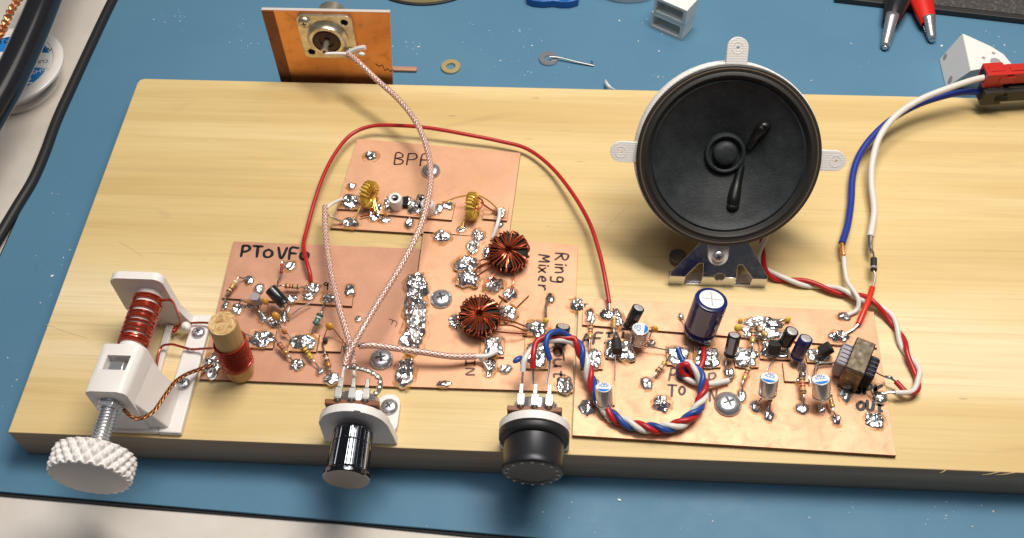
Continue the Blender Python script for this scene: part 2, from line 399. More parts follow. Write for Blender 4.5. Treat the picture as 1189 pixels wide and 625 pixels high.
def strokes(mb, lines, w, z):
    for ln in lines:
        pts = resample(cat([V((p.x, p.y, 0)) for p in ln], 6), w*.4) if len(ln) > 1 else [ln[0]]
        if len(pts) < 2: pts.append(pts[0]+V((w*.3,0,0)))
        L = []; R_ = []
        for i, p in enumerate(pts):
            d = (pts[min(i+1, len(pts)-1)]-pts[max(0, i-1)])
            if d.length < 1e-6: d = V((1,0,0))
            d.normalize(); n = V((-d.y, d.x, 0)); k = w/2*(.8 if i in (0, len(pts)-1) else 1)*(1+.22*noise.noise(p*6))
            L.append(V((p.x+n.x*k, p.y+n.y*k, z))); R_.append(V((p.x-n.x*k, p.y-n.y*k, z)))
        N = len(pts); mb.add(R_+L, [(i, i+1, N+i+1, N+i) for i in range(N-1)])
        for c in (pts[0], pts[-1]):
            mb.add([V((c.x+w*.42*math.cos(a), c.y+w*.42*math.sin(a), z-.0006)) for a in [i*math.pi/5 for i in range(10)]], [list(range(10))])
def write(parent, s, u, v, adv, up, w, inkm, z=ZB, name='handwriting', label=None):
    """hand lettering: starts at image (u,v); adv / up are image steps for one letter's width / height"""
    mb = MB(); x = 0
    for ch in s:
        if ch == ' ': x += .6; continue
        for ln in GL[ch]:
            strokes(mb, [[P(u+adv[0]*(x+a)+up[0]*b+rnd.uniform(-.25,.25), v+adv[1]*(x+a)+up[1]*b+rnd.uniform(-.25,.25), z) for a, b in ln]], w, z+.004)
        x += {'i':.45, 'I':.9}.get(ch, 1.0)
    return obj(name, mb, inkm, parent, smooth=False, label=label)

# ---------------------------------------------------------------- electronic parts
def rect_px(u0, v0, u1, v1, z):
    um = (u0+u1)/2; vm = (v0+v1)/2; c = P(um, vm, z)
    return c, (P(u1, vm, z)-P(u0, vm, z)).length, abs(P(um, v0, z).y-P(um, v1, z).y)
def each(name, items, m_, parent, r=.03, n=7, per=6):
    for it in items:
        mb = MB(); mb.tube(cat([P(*q) for q in it], per), r, n); obj(name, mb, m_, parent)
def board(name, label, catg, tl, tr, br, bl, cm='copper', th=.16, z=ZB, group=None):
    c = [P(*q, z) for q in (bl, br, tr, tl)]
    base = sum(c, V())/4; base.z = Z0
    t = thing(name, base, label, catg, group)
    mb = MB(); mb.prism([V((p.x, p.y, z-th)) for p in c], [V((p.x, p.y, z)) for p in c]); mb.m = [1, 0]+[1]*4
    obj('copper_clad_board', mb, [cm, 'pcb_edge'], t, smooth=False, bevel=.012)
    return t
def pad(parent, u0, v0, u1, v1, rot=0, cm='copper', z=ZP, zb=ZB, name='pad'):
    c, w, d = rect_px(u0, v0, u1, v1, z)
    mb = MB(); R = Matrix.Rotation(math.radians(rot), 3, 'Z')
    mb.box((c.x, c.y, (z+zb)/2), (w, d, z-zb), R); mb.m = [1, 0, 1, 1, 1, 1]
    return obj(name, mb, [cm, 'pcb_edge'], parent, smooth=False, bevel=.01)
def solder(parent, u0, v0, u1, v1, z=ZB, h=.09, e=2., lump=1., flux=True, name='solder_joint', rot=0):
    c, w, d = rect_px(u0, v0, u1, v1, z+h*.5); c.z = z
    s = rnd.uniform(0, 90); R = Matrix.Rotation(math.radians(rot), 3, 'Z')
    big = w*d > .35
    mb = MB(); nr, ns = (20, 56) if big else (11, 32); vs = []
    for j in range(nr+1):
        q = j/nr
        for i in range(ns):
            a = 2*math.pi*i/ns; ca, sa = math.cos(a), math.sin(a)
            k = (abs(ca)**e+abs(sa)**e)**(-1/e)
            jit = 1+.34*noise.noise(V((ca*1.3+s, sa*1.3, 0)))*min(1.2, .4+lump*.6)+.10*noise.noise(V((ca*6+s, sa*6, 3)))*lump
            x = w/2*k*ca*q*jit; y = d/2*k*sa*q*jit
            p = R @ V((x, y, 0))
            hh = h*(1-q**3)**.55 if q < 1 else 0
            nn = noise.noise(V((p.x*3.4+s, p.y*3.4, s)))*.8+noise.noise(V((p.x*5.5+s, p.y*5.5, s)))*.3
            hh = max(0, hh*(1+.82*lump*(1.25 if big else .8)*(nn+(.16*noise.noise(V((p.x*12+s, p.y*14, s))) if big else 0)))) if q < 1 else -.012
            vs.append(V((c.x+p.x, c.y+p.y, z+hh+(.004 if q < 1 else 0))))
    fs = []
    for j in range(1, nr):
        for i in range(ns):
            i2 = (i+1) % ns; fs.append((j*ns+i, j*ns+i2, (j+1)*ns+i2, (j+1)*ns+i)[::1])
    top = len(vs); vs.append(V((c.x, c.y, z+h*1.02)))
    for i in range(ns): fs.append((top, ns+i, ns+(i+1) % ns))
    mb.add(vs, fs)
    used = {}; nv = []; nf = []
    for f in mb.f:
        g = []
        for k in f:
            if k not in used: used[k] = len(nv); nv.append(mb.v[k])
            g.append(used[k])
        nf.append(g)
    mb.v = nv; mb.f = nf
    o = obj(name, mb, 'solder', parent, ang=70)
    if flux:
        fb = MB(); k1 = rnd.uniform(1.15, 1.38); pts = []
        for i in range(36):
            a = 2*math.pi*i/36; kk = k1*(1+.2*noise.noise(V((math.cos(a)*2.2+s, math.sin(a)*2.2, 5))))
            p = R @ V((w/2*kk*math.cos(a), d/2*kk*math.sin(a), 0)); pts.append(V((c.x+p.x, c.y+p.y-.02, z+.0025)))
        fb.add(pts, [list(range(36))]); obj('flux_stain', fb, 'flux', o, smooth=False)
    return o
def bodyz(u, v, z): return P(u, v, z)
def resistor(parent, a, b, la=None, lb=None, body='tan', bands=('band_brown','band_black','band_red','band_gold'), r=.105, name='resistor', label=None):
    """a, b: image point + height of the two body ends; la, lb: lead ends"""
    A, B = P(*a), P(*b); L = (B-A).length; fr = frame(A, B-A)
    prof = [(.3,0),(.75,.03),(1.0,.10),(1.02,.2),(.86,.28),(.84,.5),(.84,.72),(1.02,.80),(1.0,.90),(.75,.97),(.3,1.)]
    mb = MB(); mb.lathe([(p*r, h*L) for p, h in prof], fr, 18)
    pos = [.14, .36, .53, .84]
    for i, (bn, x) in enumerate(zip(bands, pos)):
        rr = (1.03 if x < .25 or x > .75 else .87)*r
        mb.cur = i+1; mb.lathe([(rr, (x-.045)*L), (rr, (x+.045)*L)], fr, 18)
    o = obj(name, mb, [body]+list(bands), parent, label=label)
    ld = MB(); n = 0
    for E, Q, other in ((A, la, B), (B, lb, A)):
        if Q is None: continue
        q = P(*Q); d = (E-other).normalized()
        ld.tube(cat([E-d*.03, E+d*.12, q.lerp(E, .35)+V((0,0,.03)), q], 5), .032, 7); n += 1
    if n: obj('lead', ld, 'lead', o)
    return o
def ecap(parent, base, top, r, mb_='black_gloss', stripe=None, topm='alu_top', feet=(), cross=True, name='electrolytic_capacitor', label=None, printed=False):
    A, B = P(*base), P(*top); L = (B-A).length; ax = (B-A).normalized(); fr = frame(A, ax, V((1,-.3,0)))
    mb = MB(); g = r*.06
    mb.lathe([(r*.80, 0), (r*.97, g*.6), (r, g*1.5), (r, L*.10), (r*.93, L*.13), (r*.93, L*.16), (r, L*.19), (r, L-g*2.2), (r*.97, L-g*.6), (r*.88, L), (r*.78, L-.004)], fr, 36)
    if stripe:
        mb.cur = 1; n = 7; rr = r*1.004
        pts = [(rr*math.cos(a), rr*math.sin(a)) for a in [math.radians(235+i*9) for i in range(n)]]
        mb.add([fr @ V((x, y, L*.2)) for x, y in pts]+[fr @ V((x, y, L*.95)) for x, y in pts], [(i, i+1, n+i+1, n+i) for i in range(n-1)])
    o = obj(name, mb, [mb_]+([stripe] if stripe else []), parent, label=label)
    tp = MB(); tr = r*(.93 if printed else .74)
    tp.lathe([(tr, L-.008), (tr, L+.004), (tr*.9, L+.012), (1e-3, L+.012)], fr, 30, cap0=False)
    if cross:
        tp.cur = 1
        for a in (.3, .3+math.pi/2):
            d = V((math.cos(a), math.sin(a), 0)); q = V((-d.y, d.x, 0))*r*.025; e_ = d*tr*.82
            tp.add([fr @ (p+V((0,0,L+.0145))) for p in (-e_-q, e_-q, e_+q, -e_+q)], [(0,1,2,3)])
    t_ = obj('can_top', tp, [topm, 'tape_grey'], o)
    if printed:
        # flat printed segment: blue crescent at one side and small dark blue characters
        f2 = frame(A+ax*(L+.0155), ax, V((1,0,0))); pb = MB()
        pb.add([f2 @ V((x, y, 0)) for x, y in circ(0, 0, tr*.93, 16, printed[0]-60, printed[0]+60)], [list(range(16))])
        obj('printed_segment', pb, 'label_blue', t_, smooth=False)
        ft = f2 @ Matrix.Rotation(math.radians(printed[0]+90), 4, 'Z') @ Matrix.Translation((0, r*.18, .001))
        tx = text_mb('KZE', r*.62, ft); ob = obj('printed_characters', tx, 'label_blue', t_, smooth=False)
        ft2 = f2 @ Matrix.Rotation(math.radians(printed[0]+90), 4, 'Z') @ Matrix.Translation((0, r*.60, .001))
        obj('printed_characters', text_mb('25V', r*.42, ft2), 'blue_deep', t_, smooth=False)
    if feet:
        lb = MB()
        for i, q in enumerate(feet):
            s = A+fr.to_3x3() @ V((r*.4*(1 if i else -1), 0, .02)); e_ = P(*q)
            lb.tube(cat([s, s-ax*.12, e_.lerp(s, .3), e_], 5), .03, 7)
        obj('lead', lb, 'lead', o)
    return o
def bead(parent, c, rx=.16, feet=(), m_='amber', name='ceramic_capacitor', sc=(1,.7,1.05), label=None):
    C = P(*c); mb = MB(); R = Matrix.Rotation(rnd.uniform(-.5,.5), 3, 'Z') @ Matrix.Rotation(-.4, 3, 'X')
    mb.ball(C, rx, 18, sc, R); o = obj(name, mb, m_, parent, label=label)
    if feet:
        lb = MB()
        for i, q in enumerate(feet):
            s = C+V((rx*.5*(1 if i else -1), 0, -rx*.6)); e_ = P(*q); lb.tube(cat([s, s.lerp(e_, .4)+V((0,0,.06)), e_], 5), .026, 6)
        obj('lead', lb, 'bare_copper' if m_ == 'amber' else 'lead', o)
    return o
def transistor(parent, c, up, face, s=.23, L=.45, legs=(), label=None, m_='black_rough', name='transistor'):
    """TO-92: D section of half-width s, length L along up"""
    C = P(*c); fr = frame(C, V(up), V(face)); pts = [(s*math.cos(math.radians(a)), s*math.sin(math.radians(a))) for a in range(-140, 141, 20)]
    mb = MB(); mb.prism([fr @ V((x, y, -L/2)) for x, y in pts], [fr @ V((x, y, L/2)) for x, y in pts])
    o = obj(name, mb, m_, parent, bevel=.015, label=label, ang=30)
    if legs:
        lb = MB()
        for i, q in enumerate(legs):
            st = fr @ V((0, (i-(len(legs)-1)/2)*.13, -L/2)); e_ = P(*q)
            lb.tube(cat([st, st-V(up).normalized()*.15, e_.lerp(st, .3), e_], 5), .025, 6)
        obj('lead', lb, 'lead', o)
    return o
def toroid(parent, C, nrm, R=.55, r=.19, hh=.16, turns=16, wr=.035, core='core', wire='enamel', cover=330, start=15, mess=.0, tails=(), name='toroid_coil', label=None, strands=1, xax=None):
    fr = frame(C, nrm, xax); mb = MB()
    ring = [(R-r, -hh+.03), (R-r+.03, -hh), (R+r-.03, -hh), (R+r, -hh+.03), (R+r, hh-.03), (R+r-.03, hh), (R-r+.03, hh), (R-r, hh-.03), (R-r, -hh+.03)]
    mb.lathe(ring, fr, 40, cap0=False, cap1=False)
    o = obj(name, mb, core, parent, label=label); wb = MB()
    for s in range(strands):
        pts = []
        for k in range(turns):
            a0 = math.radians(start+cover*(k+s*.28)/turns); da = math.radians(cover/turns)
            j = [rnd.uniform(-mess, mess) for _ in range(6)]
            cs = [(R+r+wr, 0), (R+r*.9+wr, hh+wr), (R, hh+wr*1.5), (R-r-wr*.5, hh+wr*.6), (R-r-wr, 0), (R-r-wr*.5, -hh-wr*.6), (R, -hh-wr), (R+r*.9+wr, -hh-wr)]
            for i, (rr, z) in enumerate(cs):
                a = a0+da*i/8+j[i % 6]*.25; rr += abs(j[(i+2) % 6])*(.16 if rr > R else -.25)
                pts.append(fr @ V((rr*math.cos(a), rr*math.sin(a), z*(1+abs(j[i % 6])*.9))))
        wb.tube(cat(pts, 2), wr, 6)
    obj('winding', wb, wire, o)
    if tails:
        tb = MB()
        for a, q in tails:
            s_ = fr @ V(((R+r+wr)*math.cos(math.radians(a)), (R+r+wr)*math.sin(math.radians(a)), -hh*.3)); e_ = P(*q)
            md = s_.lerp(e_, .5)+V((rnd.uniform(-.08,.08), rnd.uniform(-.08,.08), .1))
            tb.tube(cat([s_, md, e_], 8), wr*.95, 6)
        obj('tail', tb, wire, o)
    return o
def screw(parent, u, v, z, r=.45, h=.24, m_='steel', name='screw', cross=True, rot=.4, nrm=(0,0,1), C=None, square=False):
    C = C if C is not None else P(u, v, z); fr = frame(C, nrm) @ Matrix.Rotation(rot, 4, 'Z')
    mb = MB(); prof = [(r*.92, 0), (r, h*.15), (r*.97, h*.4), (r*.82, h*.72), (r*.55, h*.93), (r*.25, h), (1e-3, h)]
    mb.lathe(prof, fr, 36); o = obj(name, mb, m_, parent)
    cb = MB(); a = r*.42; b = r*.085; zt = h*1.03
    if cross:
        pts = [(a,b),(b,b),(b,a),(-b,a),(-b,b),(-a,b),(-a,-b),(-b,-b),(-b,-a),(b,-a),(b,-b),(a,-b)]
        top = [fr @ V((x, y, h*(1.03-.22*((x*x+y*y)/(r*r)))+.006)) for x, y in pts]+[fr @ V((0,0,h*1.035+.004))]; low = []
        cb.add(top, [(i, (i+1) % 12, 12) for i in range(12)]); obj('cross_recess', cb, 'recess', o, smooth=False)
    return o
def wire(name, pts, r, m_, label=None, catg=None, parent=None, per=8, n=10, step=.12, group=None):
    mb = MB(); mb.tube(resample(cat(pts, per), step), r, n)
    o = obj(name, mb, m_, parent)
    if parent is None: tag(o, label, catg, group)
    elif label: o['label'] = label
    return o

# ================================================================ the setting
def structure(name, mb, m_, **k):
    o = obj(name, mb, m_, **k); o['kind'] = 'structure'; return o
mb = MB(); mb.box((22, 42.5, -1.45), (170, 102, 2.4)); structure('bench_top', mb, 'bench', smooth=False)

# mat
A = P(0, 297, 0); 
c = [P(-4, 570.5, 0), P(620, 624, 0), P(1300, 688, 0), V((64, 62, 0)), V((-3.2, 62, 0)), P(0, 297, 0)]
c[5] = P(-1, 300, 0)
c = [V((-6.2+.0, -1.45, 0))] + c[1:]
c[0] = P(-60, 565.5, 0)
lo = [V((p.x, p.y, -.14)) for p in c]
m_t = thing('work_mat', (20, 20, -.25), 'blue rubber work mat under the plank, dark edge with painted shadow and white specks', 'mat')
mb = MB(); mb.prism(lo, c); obj('blue_face', mb, 'mat_blue', m_t, smooth=False, bevel=.02)
c2 = [P(-70, 569, -.14), P(140, 587.5, -.14), P(400, 608, -.14), P(650, 633, -.14), P(1300, 700, -.14), V((64.2, 62.3, -.14)), V((-3.4, 62.3, -.14)), P(-3, 302, -.14)]
mb = MB(); mb.prism([V((p.x, p.y, -.25)) for p in c2], c2); obj('edge_shadow_slab', mb, 'mat_black', m_t, smooth=False)  # wider black slab draws the mat's dark edge and its shadow

# plank
mb = MB(); ln = 60; w_ = 18.987
def rc(z): return [V((.0,.0,z)), V((ln,0,z)), V((ln,w_,z)), V((.28,w_,z)), V((.08,w_-.08,z)), V((.0,w_-.30,z))]
mb.prism(rc(0.004), rc(Z0)); mb.m = [1, 0, 1, 1, 1, 1, 1, 1]
pl = obj('wooden_plank', mb, ['wood', 'wood_side'], smooth=False, bevel=.04, base=(0,0,0))
tag(pl, 'pale yellow wooden plank lying on the blue mat and carrying the circuit boards', 'plank')
mb = MB()
for u, v, du, dv in ((1160,548,-20,3.5),(1180,548.5,-24,3),(1098,546,-7,3)):
    a = P(u, v, Z0); b = P(u+du, v+dv, Z0-.05); b.y = min(b.y, -.03)
    mb = MB(); mb.tube([a, a.lerp(b, .5)+V((0,-.02,.0)), b], [.018, .014, .004], 5); obj('splinter', mb, 'wood', pl)

M['pencil'] = mat('pencil_line', (.52,.38,.19), .7)
for ln in ([(54,377),(78,386),(101,393)],[(138,281),(152,289),(166,298)],[(700,268),(716,252),(730,238)]):
    mb = MB(); strokes(mb, [[P(u, v, Z0) for u, v in ln]], .022, Z0+.003); obj('pencil_mark', mb, 'pencil', pl, smooth=False)
# ================================================================ VFO board
vfo = board('circuit_board', 'pinkish copper board marked PTO VFO, with a red coil on a wooden dowel', 'circuit board', (271,280.4), (488,289), (467.5,449.5), (231.5,440.3), 'copper_pink', group='circuit boards on the plank')
write(vfo, 'PTo', 280, 298, (13,.4), (1.5,-12.5), .125, 'ink', label='black marker lettering PTO')
write(vfo, 'VFo', 322, 300.5, (13,.5), (1.5,-13), .125, 'ink', label='black marker lettering VFO')
p0, p1 = P(257.5,346,ZP), P(408.5,355.5,ZP); p2, p3 = P(411.5,329,ZP), P(262.5,320,ZP)
mb = MB(); mb.prism([V((p.x,p.y,ZB)) for p in (p0,p1,p2,p3)], [p0,p1,p2,p3]); mb.m = [1,0,1,1,1,1]
obj('supply_strip', mb, ['copper_pink','pcb_edge'], vfo, smooth=False, bevel=.01)
mb = MB(); strokes(mb, [[P(379,328,ZP),P(376,330,ZP),P(379,332,ZP),P(381,328.5,ZP),P(380,337,ZP)],[P(384,329,ZP),P(386.5,336,ZP),P(389,329,ZP)]], .06, ZP+.004); obj('handwriting', mb, 'ink', vfo, smooth=False)
write(vfo, 'F', 452, 370, (-3,9), (9,3), .035, 'ink_faded')
for q in ((288,382,319,404),(336,387,369,408),(370,391,397,408)): pad(vfo, *q, cm='copper')
S = solder
S(vfo,283,319,295,331,ZP,.1); S(vfo,330,302,343,314,ZB,.1); S(vfo,294,328,307,342,ZP,.16); S(vfo,353,328,374,341,ZP,.15,lump=1.2)
S(vfo,350,339,364,350,ZP,.12); S(vfo,374,339,389,352,ZP,.1,lump=1.4); S(vfo,332,340,346,351,ZP,.1,lump=1.3); S(vfo,399,329,412,344,ZP,.1)
S(vfo,257,349,266,361,ZB,.14); S(vfo,268,351,283,365,ZB,.13,lump=1.4); S(vfo,286,350,298,360,ZB,.1); S(vfo,299,362,313,376,ZB,.16,lump=1.5); S(vfo,310,366,328,380,ZB,.13,lump=1.5)
S(vfo,322,362,336,374,ZB,.1,lump=1.4)
S(vfo,290,383,317,402,ZP,.1,3,1.5); S(vfo,338,388,367,406,ZP,.1,3,1.5); S(vfo,399,396,408,408,ZB,.14); S(vfo,336,416,354,431,ZB,.1,lump=1.3)
S(vfo,367,426,377,436,ZB,.13,lump=.5); S(vfo,376,432,394,447,ZB,.12,lump=1.4); S(vfo,235,409,260,437,ZB,.12,2.6,1.6); S(vfo,412,366,420,374,ZB,.04)
resistor(vfo,(264,341,2.42),(275,325,2.5),(261,351,2.15),(286,323,2.25),bands=('band_black','band_brown','band_gold','band_white'))
resistor(vfo,(326.5,318,2.42),(327.5,306,2.5),(322,330,2.3),(334,306,2.15),'band_red',('band_brown',)*3,r=.07)
resistor(vfo,(330,332,2.55),(349,333.5,2.5),(321,333,2.35),(356,336,2.25),'tan',('band_brown','band_red','band_brown','band_brown'))
resistor(vfo,(323,398,2.45),(334,412,2.35),(317,392,2.25),(341,421,2.12),'brown_body',('band_brown','band_red','band_brown','band_gold'))
resistor(vfo,(352,403,2.4),(363,417,2.35),(348,396,2.25),(371,429,2.12),'core_yellow',('band_brown','band_brown','band_brown','band_gold'),r=.1)
resistor(vfo,(377.5,411,2.45),(382.5,427,2.4),(374,398,2.25),(385,437,2.15),'brown_body',('band_black','band_white','band_black','band_gold'))
resistor(vfo,(372.3,364.5,2.6),(365.8,377.5,2.5),(378,348,2.28),(362,387,2.25),'green_body',('band_black','band_white','green_body','green_body'),r=.14,name='choke',label='green axial choke with a white band')
resistor(vfo,(295,352,2.35),(283,349,2.35),(300,356,2.3),(275,357,2.15),'brown_body',('band_gold',)*3,r=.08)
ecap(vfo,(331,354,2.75),(313.8,335.5,3.05),.25,'black_gloss',None,'alu_top',((336,372,2.12),(322,372,2.12)),label='black electrolytic capacitor leaning towards the left',cross=False)
transistor(vfo,(297,348,2.75),(0,-.1,1),(0,1,.1),.2,.5,((290,358,2.15),(302,366,2.2),(309,371,2.2)),'grey topped transistor','tape_grey')
bead(vfo,(307.5,350,2.75),.15,((300,362,2.2),(314,368,2.2))); bead(vfo,(320,367,2.6),.18,((312,374,2.2),(328,372,2.2)))
bead(vfo,(330,385,2.4),.13,((324,376,2.2),(340,395,2.25)),'orange_epoxy'); bead(vfo,(382.7,379,2.75),.17,((375,397,2.25),(401,400,2.2)))
transistor(vfo,(377.5,395,2.35),(0,0,1),(0,-1,0),.1,.18,(),m_='black_rough',name='surface_component')
each('jumper_lead', ([(361,352,2.3),(350,357,2.35),(338,366,2.3)],[(300,392,2.3),(285,388,2.3),(272,380,2.2)],[(331,376,2.15),(333,366,2.5),(336,357,2.6)]), 'lead', vfo, .028)
# dowel coil
db = P(279.5,431,ZB); ztop = H(279.5,431,ZB,376); dt = P(258.3,375.5,ztop)
fr = frame(db, dt-db); L = (dt-db).length; R_ = .53
mb = MB(); mb.lathe([(R_,0),(R_,L-.05),(R_*.97,L),(1e-3,L+.005)], fr, 40); mb.m = [0 if i < 80 else 1 for i in range(len(mb.f))]
dw = obj('wooden_dowel', mb, ['dowel','dowel_end'], vfo, label='round wooden dowel standing on the board')
pts = []
for i in range(0, 14*24+1):
    a = 2*math.pi*i/24; k = i/24
    h = L*.19+(L*.46)*(k/14)+.012*math.sin(k*2.3)
    pts.append(fr @ V(((R_+.055+.012*math.sin(k*5))*math.cos(a), (R_+.055)*math.sin(a), h+.05*math.cos(a))))
mb = MB(); mb.tube(pts, .05, 7); obj('winding', mb, 'enamel', dw)

# ================================================================ BPF board
bpf = board('circuit_board', 'rear copper board marked BPF, with two yellow ring coils and white trimmers', 'circuit board', (414.7,161), (604.5,177.5), (590.5,277.5), (383.5,264.6), 'copper', group='circuit boards on the plank')
write(bpf, 'BPF', 457, 191, (15,.7), (2,-13), .075, 'ink_faded', label='thin dark lettering BPF')
screw(bpf,500.5,199.5,ZB,.43,.24)
pad(bpf,393,226,419,243,cm='copper'); pad(bpf,442,231,527,252,-4,cm='copper'); pad(bpf,561.5,238,590,255,-4,cm='copper')
S(bpf,395,225,418,241,ZP,.13,3,1.3); S(bpf,403,212,414,220,ZB,.14); S(bpf,396,252,417,264,ZB,.12,lump=1.4); S(bpf,427,244,441,256,ZB,.14,lump=1.6)
S(bpf,440,250,453,259,ZB,.1); S(bpf,469,252,481,265,ZB,.15); S(bpf,445,228,454,247,ZP,.22,lump=1.7); S(bpf,474,231,493,247,ZP,.2,3,1.5); S(bpf,512,233,526,243,ZP,.1,3)
S(bpf,498,240,510,250,ZP,.14,lump=1.6); S(bpf,572,240,588,253,ZP,.13,lump=1.5); S(bpf,574,256,585,265,ZB,.12); S(bpf,530,261,541,270,ZB,.13); S(bpf,423,175,439,186,ZB,.12,lump=.8,rot=20)
S(bpf,466,227,478,239,ZP,.14,3,1.4,False); S(bpf,482,226,496,237,ZP,.16,3,1.4,False); S(bpf,432,236,446,250,ZB,.12,2,1.5); S(bpf,506,236,514,246,ZP,.08)
mb = MB()
for u, v in ((471,235),(489,236)):
    c = P(u, v, ZP+.14); mb.box(c, (.22,.5,.2))
obj('chip_capacitor', mb, 'core', bpf, smooth=False, bevel=.02)
for u, v in ((461,229),(498,235)):
    c = P(u, v+12, ZB+.05); zt = 2.95; mb = MB(); fr = frame(V((c.x,c.y,ZP)), (0,-.12,1))
    mb.lathe([(.27,0),(.29,.1),(.29,.62),(.26,.68),(.16,.68),(.14,.5),(1e-3,.5)], fr, 30)
    o = obj('trimmer', mb, 'shell_white', bpf, label='white round trimmer capacitor')
    mb = MB(); mb.lathe([(.11,.5),(.11,.64),(1e-3,.6)], fr, 14); mb.box(fr @ V((0,0,.64)), (.2,.04,.04)); obj('adjuster', mb, 'steel_dark', o)
for (u, v, tails, an) in ((428.5,226,((250,(440,250,2.12)),(270,(410,256,2.15)),(255,(436,252,2.12))),-.12), (548.5,239.5,((250,(537,265,2.15)),(262,(534,265,2.12)),(300,(582,247,2.25)),(280,(513,237,2.25))),.12)):
    c = P(u, v, 2.06+.62)
    toroid(bpf, c, (math.cos(an), math.sin(an)-.25, .12), .40, .15, .13, 20, .034, 'core_yellow', 'enamel_gold' if u < 500 else 'enamel_gold', 320, 100, .02, tails, label='yellow ring core coil standing on edge', xax=(0,0,1))
each('winding_tail', ([(547,232,2.8),(556,230,2.95),(561,236,2.8),(556,243,2.7),(549,240,2.7)],[(558,235,2.8),(566,241,2.6),(575,246,2.3)],[(429,243,2.3),(437,248,2.25),(427,250,2.2),(418,252,2.2)]), 'enamel', bpf, .034)
wire('jumper_wire',[P(579.5,243,2.35),P(580,250,2.6),P(577,262,2.55),P(572,276,2.3)],.085,'white_thin',parent=bpf)

# ================================================================ mixer board
mix = board('circuit_board', 'copper board marked Ring Mixer, with two dark ring coils and a long solder seam', 'circuit board', (491.5,268.5), (671,285), (665,455), (468.3,449), 'copper', group='circuit boards on the plank')
write(mix, 'Ring', 645, 294, (-.2,11), (14,1), .09, 'ink_faded', label='dark lettering Ring written sideways')
write(mix, 'Mixer', 626, 296, (-.2,10), (12,1), .09, 'ink_faded', label='dark lettering Mixer written sideways')
write(mix, 'IN', 541, 418, (0,11), (10,0), .08, 'ink_purple')
write(mix, 'out', 643, 404, (0,13), (13,1), .10, 'ink_purple', label='faded lettering out')
screw(mix,512.5,348,ZB,.46,.25); screw(mix,443,418,ZB,.47,.25,rot=.2)
S(mix,470,316,498,345,ZB,.22,2.6,1.5); S(mix,469,338,496,375,ZB,.24,3,1.6); S(mix,467,366,494,406,ZB,.2,3,1.6)
S(mix,459,414,483,448,ZB,.13,2.6,1.3); S(mix,503,267,523,282,ZB,.15,lump=1.1); S(mix,547,264,563,282,ZB,.17,lump=1.5); S(mix,541,278,556,294,ZB,.16,lump=1.6); S(mix,560,284,572,300,ZB,.13)
pad(mix,529,299,555,314,-5); pad(mix,530,316,556,332,-5)
S(mix,527,297,556,314,ZP,.14,2.8,1.5); S(mix,529,314,556,333,ZP,.14,2.6,1.6); S(mix,561,321,586,340,ZB,.18,lump=1.7); pad(mix,583,333,610,352,-38); S(mix,585,333,601,348,ZP,.12,lump=1.4)
pad(mix,580,353,598,372,35); S(mix,579,354,600,371,ZP,.12,2.6,1.3); S(mix,521,364,536,382,ZB,.12,lump=1.3); pad(mix,558,390,586,414); S(mix,560,390,584,412,ZP,.11,4,1.4)
S(mix,561,414,577,436,ZB,.15,lump=1.2); S(mix,579,423,596,434,ZB,.12); pad(mix,608,371,639,390,-2); S(mix,610,372,637,389,ZP,.1,3,1.5); pad(mix,609,393,637,428); S(mix,611,394,635,425,ZP,.09,4,1.4)
S(mix,633,340,644,353,ZB,.12); S(mix,507,441,524,450,ZB,.08); S(mix,646,437,665,455,ZB,.09,4,1.5); S(mix,660,346,682,361,ZB,.17,lump=1.2)
toroid(mix, P(591,293,2.06+.55), (-.10,-.25,1), .52, .26, .2, 11, .036, 'core', 'enamel_orange', 345, 0, .34, ((200,(556,304,2.3)),(215,(556,312,2.3)),(225,(552,322,2.3)),(240,(560,334,2.3)),(290,(592,340,2.3)),(210,(548,318,2.3))), strands=3, label='dark ring core coil wound with copper coloured wire, rear one')
toroid(mix, P(557,367,2.06+.62), (.05,-.10,1), .50, .26, .2, 11, .036, 'core', 'enamel_orange', 345, 20, .34, ((20,(586,345,2.3)),(355,(612,380,2.3)),(335,(611,385,2.3)),(300,(590,366,2.3)),(310,(612,388,2.3)),(270,(566,394,2.3)),(200,(528,370,2.2))), strands=3, label='dark ring core coil wound with copper coloured wire, front one')
bead(mix,(634,372.5,2.4),.12,(),'core_yellow'); wire('jumper_wire',[P(639,346,2.2),P(634,354,2.3),P(634,368,2.4)],.05,'lead',parent=mix)
ecap(mix,(650,399,2.35),(654,379,3.0),.29,'black_gloss',None,'alu_top',((637,407,2.2),(655,418,2.1)),label='small black capacitor with silver top')

# ================================================================ AF board
af = board('circuit_board', 'largest copper board, with AF IN and SPK OUT lettering, capacitors and a small transformer', 'circuit board', (672.3,346.5), (1014.6,362), (1041,529), (664.5,505.5), 'copper', .2, 2.1, group='circuit boards on the plank')
ZA = 2.1; ZQ = 2.23
q = [P(676,377,ZQ),P(1019,404,ZQ),P(1015,379,ZQ),P(677,357,ZQ)]
mb = MB(); mb.prism([V((p.x,p.y,ZA)) for p in q], q); mb.m = [1,0,1,1,1,1]; obj('supply_strip', mb, ['copper','pcb_edge'], af, smooth=False, bevel=.01)
write(af,'AFIN',675,400,(13,-.6),(2,-12),.11,'ink_faded',ZA,label='dark lettering AF IN')
write(af,'P',777,442,(10,0),(2,-14),.09,'ink_purple',ZA); write(af,'O',786,440,(10,2),(1,-12),.09,'ink_purple',ZA); write(af,'T',775,460,(12,1),(1,-13),.1,'ink_faded',ZA)
write(af,'P',822,447,(11,-1),(1,-13),.09,'ink_purple',ZA); write(af,'N',824,466,(10,-1),(1,-12),.09,'ink_purple',ZA); write(af,'O',788,458,(9,1),(1,-11),.1,'ink_faded',ZA)
